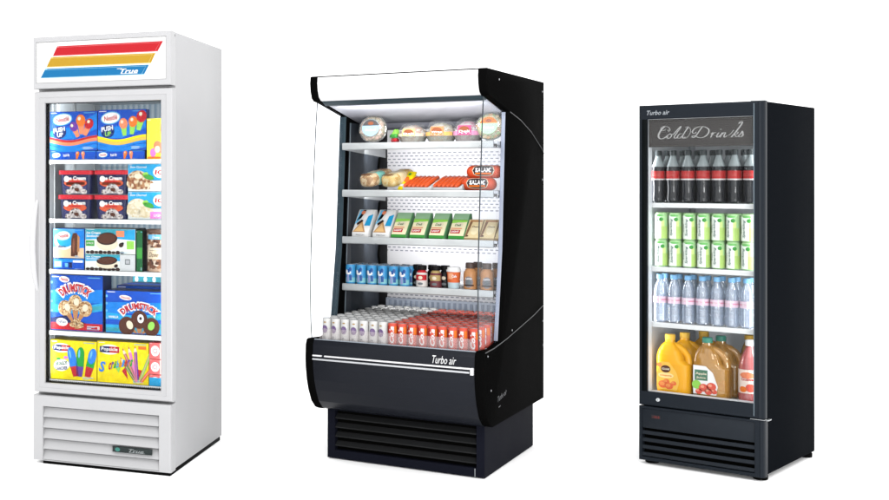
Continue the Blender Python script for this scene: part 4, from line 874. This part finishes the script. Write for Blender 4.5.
# door
mb = MB(); O2 = (-.2587, .236, .274, 1.6645); I2 = (-.222, .218, .338, 1.600)
mb.ring(O2, I2, [(0, .045), (0, .005), (.06, .001), (.16, 0), (.95, 0), (1, .003), (1, .03)], BF)
n = 8; prof = [(.2362, .0015)] + [(.2362 + .0225 * math.sin(R(90 * k / n)), .0015 + .028 * (1 - math.cos(R(90 * k / n)))) for k in range(1, n + 1)] + [(.2587, .045), (.2362, .045)]
mb.add([(x, y, .274) for x, y in prof] + [(x, y, 1.6645) for x, y in prof], [(k, (k + 1) % len(prof), len(prof) + (k + 1) % len(prof), len(prof) + k) for k in range(len(prof))] + [tuple(range(len(prof)))[::-1], tuple(range(len(prof), 2 * len(prof)))], BF)
dd = mb.build("door", D.e)
mb = MB(); mb.box(-.2445, -.2225, -.0012, .004, .3385, 1.5995, BG, .0005); mb.build("bezel", dd)
mb = MB(); mb.ring(I2, (-.2205, .2165, .3395, 1.5985), [(0, .0145), (0, .055), (1, .055), (1, .0145), (0, .0145)], M("door_liner_white", (232, 236, 240), .4, .3, k=.95)); mb.build("inner_liner", dd)
mb = MB(); mb.box(.2185, .2225, -.0022, .001, .285, 1.655, M("frame_edge_grey", (120, 134, 144), .35, .4), .0005); mb.build("trim", dd)
mb = MB(); mb.box(-.2215, .2175, .010, .0135, .3385, 1.5995, DOORGLASS, 0); mb.build("glass", dd)
mb = MB(); mb.ring((-.250, .252, .282, 1.657), (-.224, .220, .334, 1.604), [(0, .0455), (0, .0548), (1, .0548), (1, .0455), (0, .0455)], BLACKR); mb.build("gasket", dd)
SGN = STRIPES("sign_film", (80, 77, 76), (62, 60, 59), 2, 95, .4)
mb = MB(); mb.box(-.2200, .2160, .0142, .018, 1.470, 1.5985, SGN, 0)
F = Flat(mb, (0, .0142, 0), step=.0005); SCR = M("script_silver", (182, 182, 182), .4, k=.9)
K = .435 / 795; ox, oz = -.2200 - 38 * K, 1.5985 + 65 * K
def pen(pts, wd=9): F.stroke([(ox + x * K, oz - y * K * 1.02) for x, y in pts], wd * K, SCR, 2)
pen([(190, 150), (196, 166), (207, 152), (196, 132), (168, 122), (142, 130), (136, 148), (152, 160), (176, 146)], 6)
pen([(168, 124), (140, 150), (120, 185), (118, 212), (138, 226), (168, 216), (188, 200)], 13)
pen([(206, 186), (190, 198), (184, 214), (194, 224), (212, 214), (220, 196), (208, 186), (206, 186)], 9); pen([(216, 192), (232, 190), (246, 176), (272, 146), (292, 126), (286, 142), (256, 186), (240, 214), (250, 224), (266, 212)], 9)
pen([(304, 188), (286, 188), (268, 206), (268, 222), (284, 222), (304, 204), (316, 186)], 9); pen([(350, 132), (322, 176), (304, 212), (312, 224), (328, 214)], 10); pen([(326, 140), (348, 130), (364, 150), (364, 180), (350, 208), (326, 226), (306, 228)], 4)
pen([(456, 136), (436, 164), (412, 200), (392, 220), (378, 214), (394, 206), (430, 222), (470, 218), (498, 194), (506, 166), (490, 144), (456, 134), (420, 138), (392, 154), (380, 176), (392, 188), (410, 178)], 10)
pen([(520, 196), (536, 184), (528, 204), (518, 224)], 9); pen([(528, 206), (546, 186), (560, 186)], 8)
pen([(580, 186), (566, 208), (566, 222), (584, 214), (596, 200)], 10); F.ell(ox + 594 * K, oz - 162 * K, 5 * K, 5 * K, SCR, 2)
pen([(606, 186), (596, 206), (586, 224)], 10); pen([(594, 210), (616, 188), (628, 190), (618, 212), (622, 224), (640, 212)], 9)
pen([(636, 213), (654, 208), (672, 192), (690, 168)], 5); pen([(724, 120), (740, 104), (751, 108), (740, 134), (704, 184), (670, 226)], 11); pen([(688, 204), (710, 184), (722, 188), (712, 200), (696, 204), (708, 222), (724, 216)], 8)
pen([(724, 214), (742, 196), (752, 178), (756, 200), (750, 218), (732, 224), (724, 216)], 9); pen([(748, 220), (766, 206)], 6)
mb.build("sign_band", dd)
mb = MB(); F = Flat(mb, (0, 0, 0)); F.text("Turbo air", -.174, 1.629, .098, M("mark_silver", (176, 182, 188), .35, k=.95), .021, 1, .28, .012); mb.build("lettering", dd)
mb = MB(); mb.v = []; bm = bmesh.new(); bmesh.ops.create_cone(bm, cap_ends=True, segments=20, radius1=.0085, radius2=.0075, depth=.006)
for v in bm.verts: v.co = Vector((-.174 + v.co.x, -.002 - v.co.z * 1 , .305 + v.co.y))
mb.frombm(bm, M("lock_white", (226, 230, 232), .3, .5, k=1)); mb.box(-.1748, -.1732, -.0056, -.0048, .301, .309, GREYI, 0); mb.build("lock", dd)
# base grille and hinge
mb = MB(); mb.ring((-.2587, .244, .017, .2685), (-.244, .222, .034, .258), [(0, .055), (0, .004), (.1, 0), (.95, 0), (1, .003), (1, .035)], BF)
prof = [(.2442, .001)] + [(.2442 + .0145 * math.sin(R(90 * k / n)), .001 + .03 * (1 - math.cos(R(90 * k / n)))) for k in range(1, n + 1)] + [(.2587, .0545), (.2442, .0545)]; q = len(prof)
mb.add([(x, y, .017) for x, y in prof] + [(x, y, .2685) for x, y in prof], [(k, (k + 1) % q, q + (k + 1) % q, q + k) for k in range(q)] + [tuple(range(q))[::-1], tuple(range(q, 2 * q))], BF)
gd = mb.build("base_grille", D.e)
mb = MB(); mb.box(-.2435, .2215, .004, .012, .168, .2575, M("slate_panel", (54, 60, 68), .38, .16, k=.58), .001); F = Flat(mb, (0, .004, 0)); RD = M("display_red", (150, 60, 58), .4); F.rect(-.205, -.165, .214, .232, M("display_dark", (52, 44, 48), .3), 1); F.text("-18.8", -.185, .223, .030, RD, .011, 2); mb.build("control_panel", gd)
mb = MB(); mb.box(-.2435, .2215, .030, .0345, .034, .167, BKD, 0); mb.build("backing", gd)
for k in range(4):
    z1 = .154 - k * .0335; mb = MB(); mb.prism([(.004, z1 - .016), (.002, z1 - .013), (.006, z1), (.010, z1 + .001), (.026, z1 - .012), (.026, z1 - .016)], -.2432, .2212, M("slate_panel", (66, 74, 84)), 0); mb.build("louver", gd)
mb = MB(); mb.box(.205, .262, -.003, .030, .2695, .2728, CHROME, .001); mb.box(.235, .268, .03, .075, .2635, .2690, STEEL, .001); mb.build("hinge", D.e)
mb = MB(); mb.box(.205, .262, .004, .05, DH - .0004, DH + .003, STEEL, .001); mb.build("hinge", D.e)
for x, y in ((.228, .062), (-.222, .062), (.228, .722), (-.222, .722)):
    mb = MB(); mb.lathe([(.026, 0), (.029, .003), (.029, .020), (.022, .0262)], BLACKB, 18, (x, y, 0)); mb.build("foot", D.e)
ZS = (1.211, .914, .655)
for z in ZS + (.3235,):
    mb = MB()
    if z > .4: mb.box(-.2436, .2436, .058, .064, z - .021, z + .001, WIRE, .001)
    else: mb.box(-.2436, .2436, .058, .062, z - .001, z + .006, WIRE, .001)
    if z > .4:
        for k in range(24): x = -.236 + k * .472 / 23; mb.tube([(x, .062, z - .003), (x, .68, z - .003)], .0022, WIRE, 6)
        for y in (.25, .5, .678): mb.tube([(-.243, y, z - .0075), (.243, y, z - .0075)], .003, WIRE, 6)
    mb.build("shelf", D.e)
for sx in (-1, 1): area("interior_light", (sx * .240, .066, .96), (sx * .02, .42, .96), .012, 1.2, 3.8, (.96, .98, 1), D.e)
g3 = "juice jugs and bottles at the bottom of the drinks cooler"
# cola bottles
COLA = M("cola_dark", (40, 42, 46), .12, .8, noise=.08, k=.9); CAPK = M("cap_dark_grey", (58, 64, 66), .4)
def cola():
    r = .0285; mb = MB(); HAZE = M("bottle_neck_grey", (150, 160, 162), .25, .5)
    prof = [(.018, 0), (.025, .003), (.0275, .010), (.0285, .022), (.0262, .050), (.0258, .075), (.0285, .105), (.0288, .150), (.027, .168), (.019, .192), (.0125, .212), (.0118, .222)]
    mb.lathe(prof, [COLA] * 8 + [HAZE] * 3, 24)
    F = Round(mb, r + .0004); DR = M("cola_label_red", (176, 44, 44), .4, k=.95)
    F.rect(-.085, .085, .112, .148, DR, 1); F.rect(-.085, .085, .106, .112, M("label_line_white", (226, 226, 226), .4), 2); F.text("Cola", -.004, .131, .034, M("label_dim", (206, 110, 104), .4), .014, 2, .3, .0)
    t = mb.build("cola_bottle"); mb = MB(); mb.lathe([(.0138, .219), (.0145, .221), (.0145, .240), (.013, .243)], CAPK, 16); mb.build("cap", t); return t
t = cola(); first = True
for j in range(3):
    for k in range(7):
        o = t if first else clone(t); first = False
        D.put(tag(o, "dark cola bottle with a red label on the drinks cooler's top shelf", "cola bottle", "cola bottles on the top shelf"), -.208 + .0645 * k + (.020 if j == 1 else 0), .098 + .066 * j, ZS[0] + .0015, R(random.uniform(-9, 9)))
# green cans
def ag(F, r, ht):
    F.rect(-r * 1.45, r * .42, .006, ht - .012, M("can_pale_green", (240, 248, 238), .35, k=1.15), 1); F.rect(r * .42, r * 1.5, .006, ht * .5, M("can_lime", (186, 220, 124), .35, k=1), 1); F.rect(r * .42, r * .95, ht * .5, ht * .72, M("can_yellow_green", (214, 236, 150), .35, k=1), 1)
    F.text("Sparkling", -r * .30, ht * .47, ht * .66, M("can_letter", (84, 116, 112), .45), r * .50, 3, .35, .02, 90); F.text("fresh", -r * .88, ht * .45, ht * .30, MATS["can_letter"], r * .26, 3, .2, .02, 90); F.ell(r * .42, ht * .76, r * .32, ht * .07, GRN, 4); F.ell(r * .1, ht * .90, r * .7, ht * .04, M("can_mid_green", (120, 196, 110), .35, k=1), 3)
t = can("drink_can", .0268, .125, M("can_green", (176, 222, 160), .3, .5, k=1), ag, M("can_lid_green", (170, 214, 150), .35, .5)); first = True
for j in range(2):
    for lev in range(2):
        for k in range(7):
            o = t if first else clone(t); first = False
            D.put(tag(o, "pale green drink can stacked two high on the drinks cooler's second shelf", "drink can", "green cans on the second shelf"), -.192 + .0603 * k, .094 + .058 * j, ZS[1] + .0015 + .1255 * lev, R(random.uniform(-10, 10)))
# water bottles
WB = GLASS("water_plastic", (.88, .93, .98), .10, .08, (206, 220, 244), .46); WC = M("cap_blue", (130, 186, 232), .35, k=1)
def water():
    mb = MB(); prof = [(.016, 0), (.024, .003), (.0265, .010), (.0265, .032), (.0252, .038), (.0265, .044), (.0265, .066), (.0252, .072), (.0265, .078), (.0268, .085), (.0268, .122), (.0255, .130), (.0255, .150), (.022, .172), (.0135, .192), (.0115, .200), (.0115, .206)]
    mb.lathe(prof, WB, 24); t = mb.build("water_bottle")
    mb = MB(); F = Round(mb, .0274); LB = M("water_label", (240, 214, 232), .4, k=1)
    F.rect(-.080, .080, .090, .120, LB, 1); F.rect(-.08, .08, .102, .109, M("water_label_rose", (226, 150, 180), .4, k=1), 2); F.text("Spring", 0, .1055, .032, INK, .011, 3, .2, .02); F.rect(.006, .009, .082, .122, INK, 4); mb.build("label", t)
    mb = MB(); mb.lathe([(.0150, .201), (.0155, .203), (.0155, .219), (.0145, .222)], WC, 18); mb.build("cap", t); return t
t = water(); first = True
for j in range(2):
    for k in range(7):
        o = t if first else clone(t); first = False
        D.put(tag(o, "clear water bottle with a blue cap and pink label on the third shelf", "water bottle", "water bottles on the third shelf"), -.198 + .0605 * k, .094 + .066 * j, ZS[2] + .0015, R(random.uniform(-12, 12)))
# juice jugs: flat-sided body with a moulded handle loop
def jug(body, cap, label):
    mb = MB(); n = 28
    def sec(w_, d_, z, dx=0):
        o = []
        for k in range(n):
            a = 2 * math.pi * k / n; c, s_ = math.cos(a), math.sin(a); q = 1 / ((abs(c) ** 4 + abs(s_) ** 4) ** .25); o.append((dx + w_ / 2 * c * q, d_ / 2 * s_ * q, z))
        return o
    lev = [(.126, .09, 0), (.146, .104, .006), (.150, .108, .03), (.150, .108, .10), (.149, .107, .14)]
    S_ = [sec(*l) for l in lev]
    for a, b in zip(S_, S_[1:]): mb.add(a + b, [(k, (k + 1) % n, n + (k + 1) % n, n + k) for k in range(n)], body)
    mb.poly(S_[0][::-1], body)
    up = [(.149, .107, .14, 0), (.116, .104, .160, -.0165), (.108, .100, .182, -.0190), (.092, .090, .204, -.0215), (.064, .066, .226, -.024), (.038, .038, .240, -.024), (.036, .036, .252, -.024)]
    U_ = [sec(*l) for l in up]
    for a, b in zip(U_, U_[1:]): mb.add(a + b, [(k, (k + 1) % n, n + (k + 1) % n, n + k) for k in range(n)], body)
    mb.poly(U_[-1], body)
    mb.tube([(-.010, 0, .222), (.012, 0, .217), (.034, 0, .203), (.051, 0, .180), (.0575, 0, .155), (.057, 0, .125)], [.019, .018, .0165, .0160, .0165, .018], body, 14)
    t = mb.build("juice_jug", sharp=60)
    mb = MB(); F = Flat(mb, (0, -.0545, 0)); label(F); mb.build("label", t)
    mb = MB(); mb.lathe([(.0205, .250), (.0215, .252), (.0215, .272), (.0195, .275)], cap, 22, (-.024, 0, 0)); mb.build("cap", t); return t
YJ = M("orange_juice", (242, 172, 20), .22, .5, noise=.06, scale=14, k=1); YC = M("cap_yellow", (240, 190, 70), .4, k=1)
def ly(F):
    F.poly([(-.062, .022), (.022, .022), (.034, .06), (.020, .11), (-.010, .150), (-.046, .150), (-.064, .10)], M("juice_label_yellow", (250, 196, 80), .4, k=1), 1); F.ell(-.025, .118, .021, .017, BRN, 2); F.text("Gold", -.025, .118, .032, CRM, .010, 3, 0, .03); F.ell(-.024, .088, .034, .013, M("juice_label_cream", (250, 224, 150), .4, k=1), 2); F.text("Orange", -.024, .087, .050, ORA, .011, 3, .2, .03)  # plain yellow field of the printed label
    for u, v, r in ((-.036, .046, .020), (-.010, .040, .018), (-.022, .060, .014), (.010, .054, .012)): F.ell(u, v, r, r * .85, M("peach_red", (236, 110, 60), .4, k=1), 3); F.ell(u - .004, v + .003, r * .6, r * .45, M("peach", (244, 150, 80), .4, k=1), 4)
    F.ell(-.052, .135, .012, .010, M("peach", (244, 150, 80)), 3)
t = jug(YJ, YC, ly)
for k, (x, y, lb) in enumerate(((-.141, .125, "yellow orange juice jug in front at the drinks cooler's bottom left"), (-.118, .245, "yellow orange juice jug just behind the front one"), (-.075, .365, "yellow orange juice jug farthest back at the bottom"))):
    D.put(tag(t if k == 0 else clone(t), lb, "juice jug", g3), x, y, .3235)
AJ = GLASS("apple_juice", (.97, .84, .55), .06, .08, (226, 164, 66), .62)
def la(F):
    F.poly([(-.066, .020), (.030, .020), (.036, .06), (.016, .12), (-.014, .148), (-.066, .150)], INK, 1); F.rect(-.060, -.006, .082, .130, M("apple_label_green", (90, 136, 110), .45), 2); F.text("Apple", -.033, .112, .046, CRM, .013, 3, 0, .03); F.text("Juice", -.033, .094, .040, CRM, .011, 3, 0, .03); F.ell(-.052, .062, .019, .020, LIME, 3)
    for u, v, r in ((-.022, .050, .020), (.010, .058, .020), (-.002, .034, .016), (-.042, .032, .014), (.022, .036, .012)): F.ell(u, v, r, r * .9, M("apple_red", (224, 92, 74), .4, k=1), 4); F.ell(u - .005, v + .005, r * .4, r * .35, M("apple_pink", (244, 160, 130), .4, k=1), 5)
t = jug(AJ, M("cap_teal", (70, 150, 130), .4), la)
for k, (x, y, lb) in enumerate(((.018, .125, "amber apple juice jug in front, with a green and white label"), (.040, .235, "amber apple juice jug behind the front one"))):
    D.put(tag(t if k == 0 else clone(t), lb, "juice jug", g3), x, y, .3235)
def pinkb():
    mb = MB(); PJ = GLASS("pink_juice", (.98, .72, .70), .06, .08, (226, 120, 120), .75)
    mb.lathe([(.036, 0), (.044, .004), (.047, .014), (.047, .150), (.044, .172), (.036, .205), (.022, .238), (.017, .250), (.017, .256)], PJ, 28); t = mb.build("juice_bottle")
    mb = MB(); F = Round(mb, .0478); F.rect(-.06, .06, .045, .150, M("pink_juice_label", (246, 226, 214), .4, k=1), 1); F.ell(0, .125, .034, .014, SALM, 2); F.text("Guava", 0, .108, .05, RED, .014, 3, .1, .02); F.ell(.014, .07, .022, .018, M("apple_red", (224, 92, 74)), 2); F.ell(-.018, .062, .018, .013, ORA, 2); F.rect(.034, .058, .11, .14, GOLD, 2); mb.build("label", t)
    mb = MB(); mb.lathe([(.020, .254), (.021, .256), (.021, .276), (.019, .279)], M("cap_white", (240, 240, 240), .35, k=1), 20); mb.build("cap", t); return t
t = pinkb(); D.put(tag(t, "pink juice bottle with a white cap at the drinks cooler's bottom right", "juice bottle", g3), .172, .12, .3235)
mb = MB(); BJ = M("amber_juice", (206, 160, 90), .25, .5)
mb.lathe([(.034, 0), (.04, .004), (.042, .014), (.042, .15), (.030, .21), (.018, .24), (.017, .25)], BJ, 24); t = mb.build("juice_bottle"); mb = MB(); mb.lathe([(.020, .248), (.021, .25), (.021, .268), (.019, .27)], YC, 18); mb.build("cap", t)
D.put(tag(t, "amber bottle with a yellow cap at the back, behind the pink juice bottle", "juice bottle", g3), .085, .40, .3235)
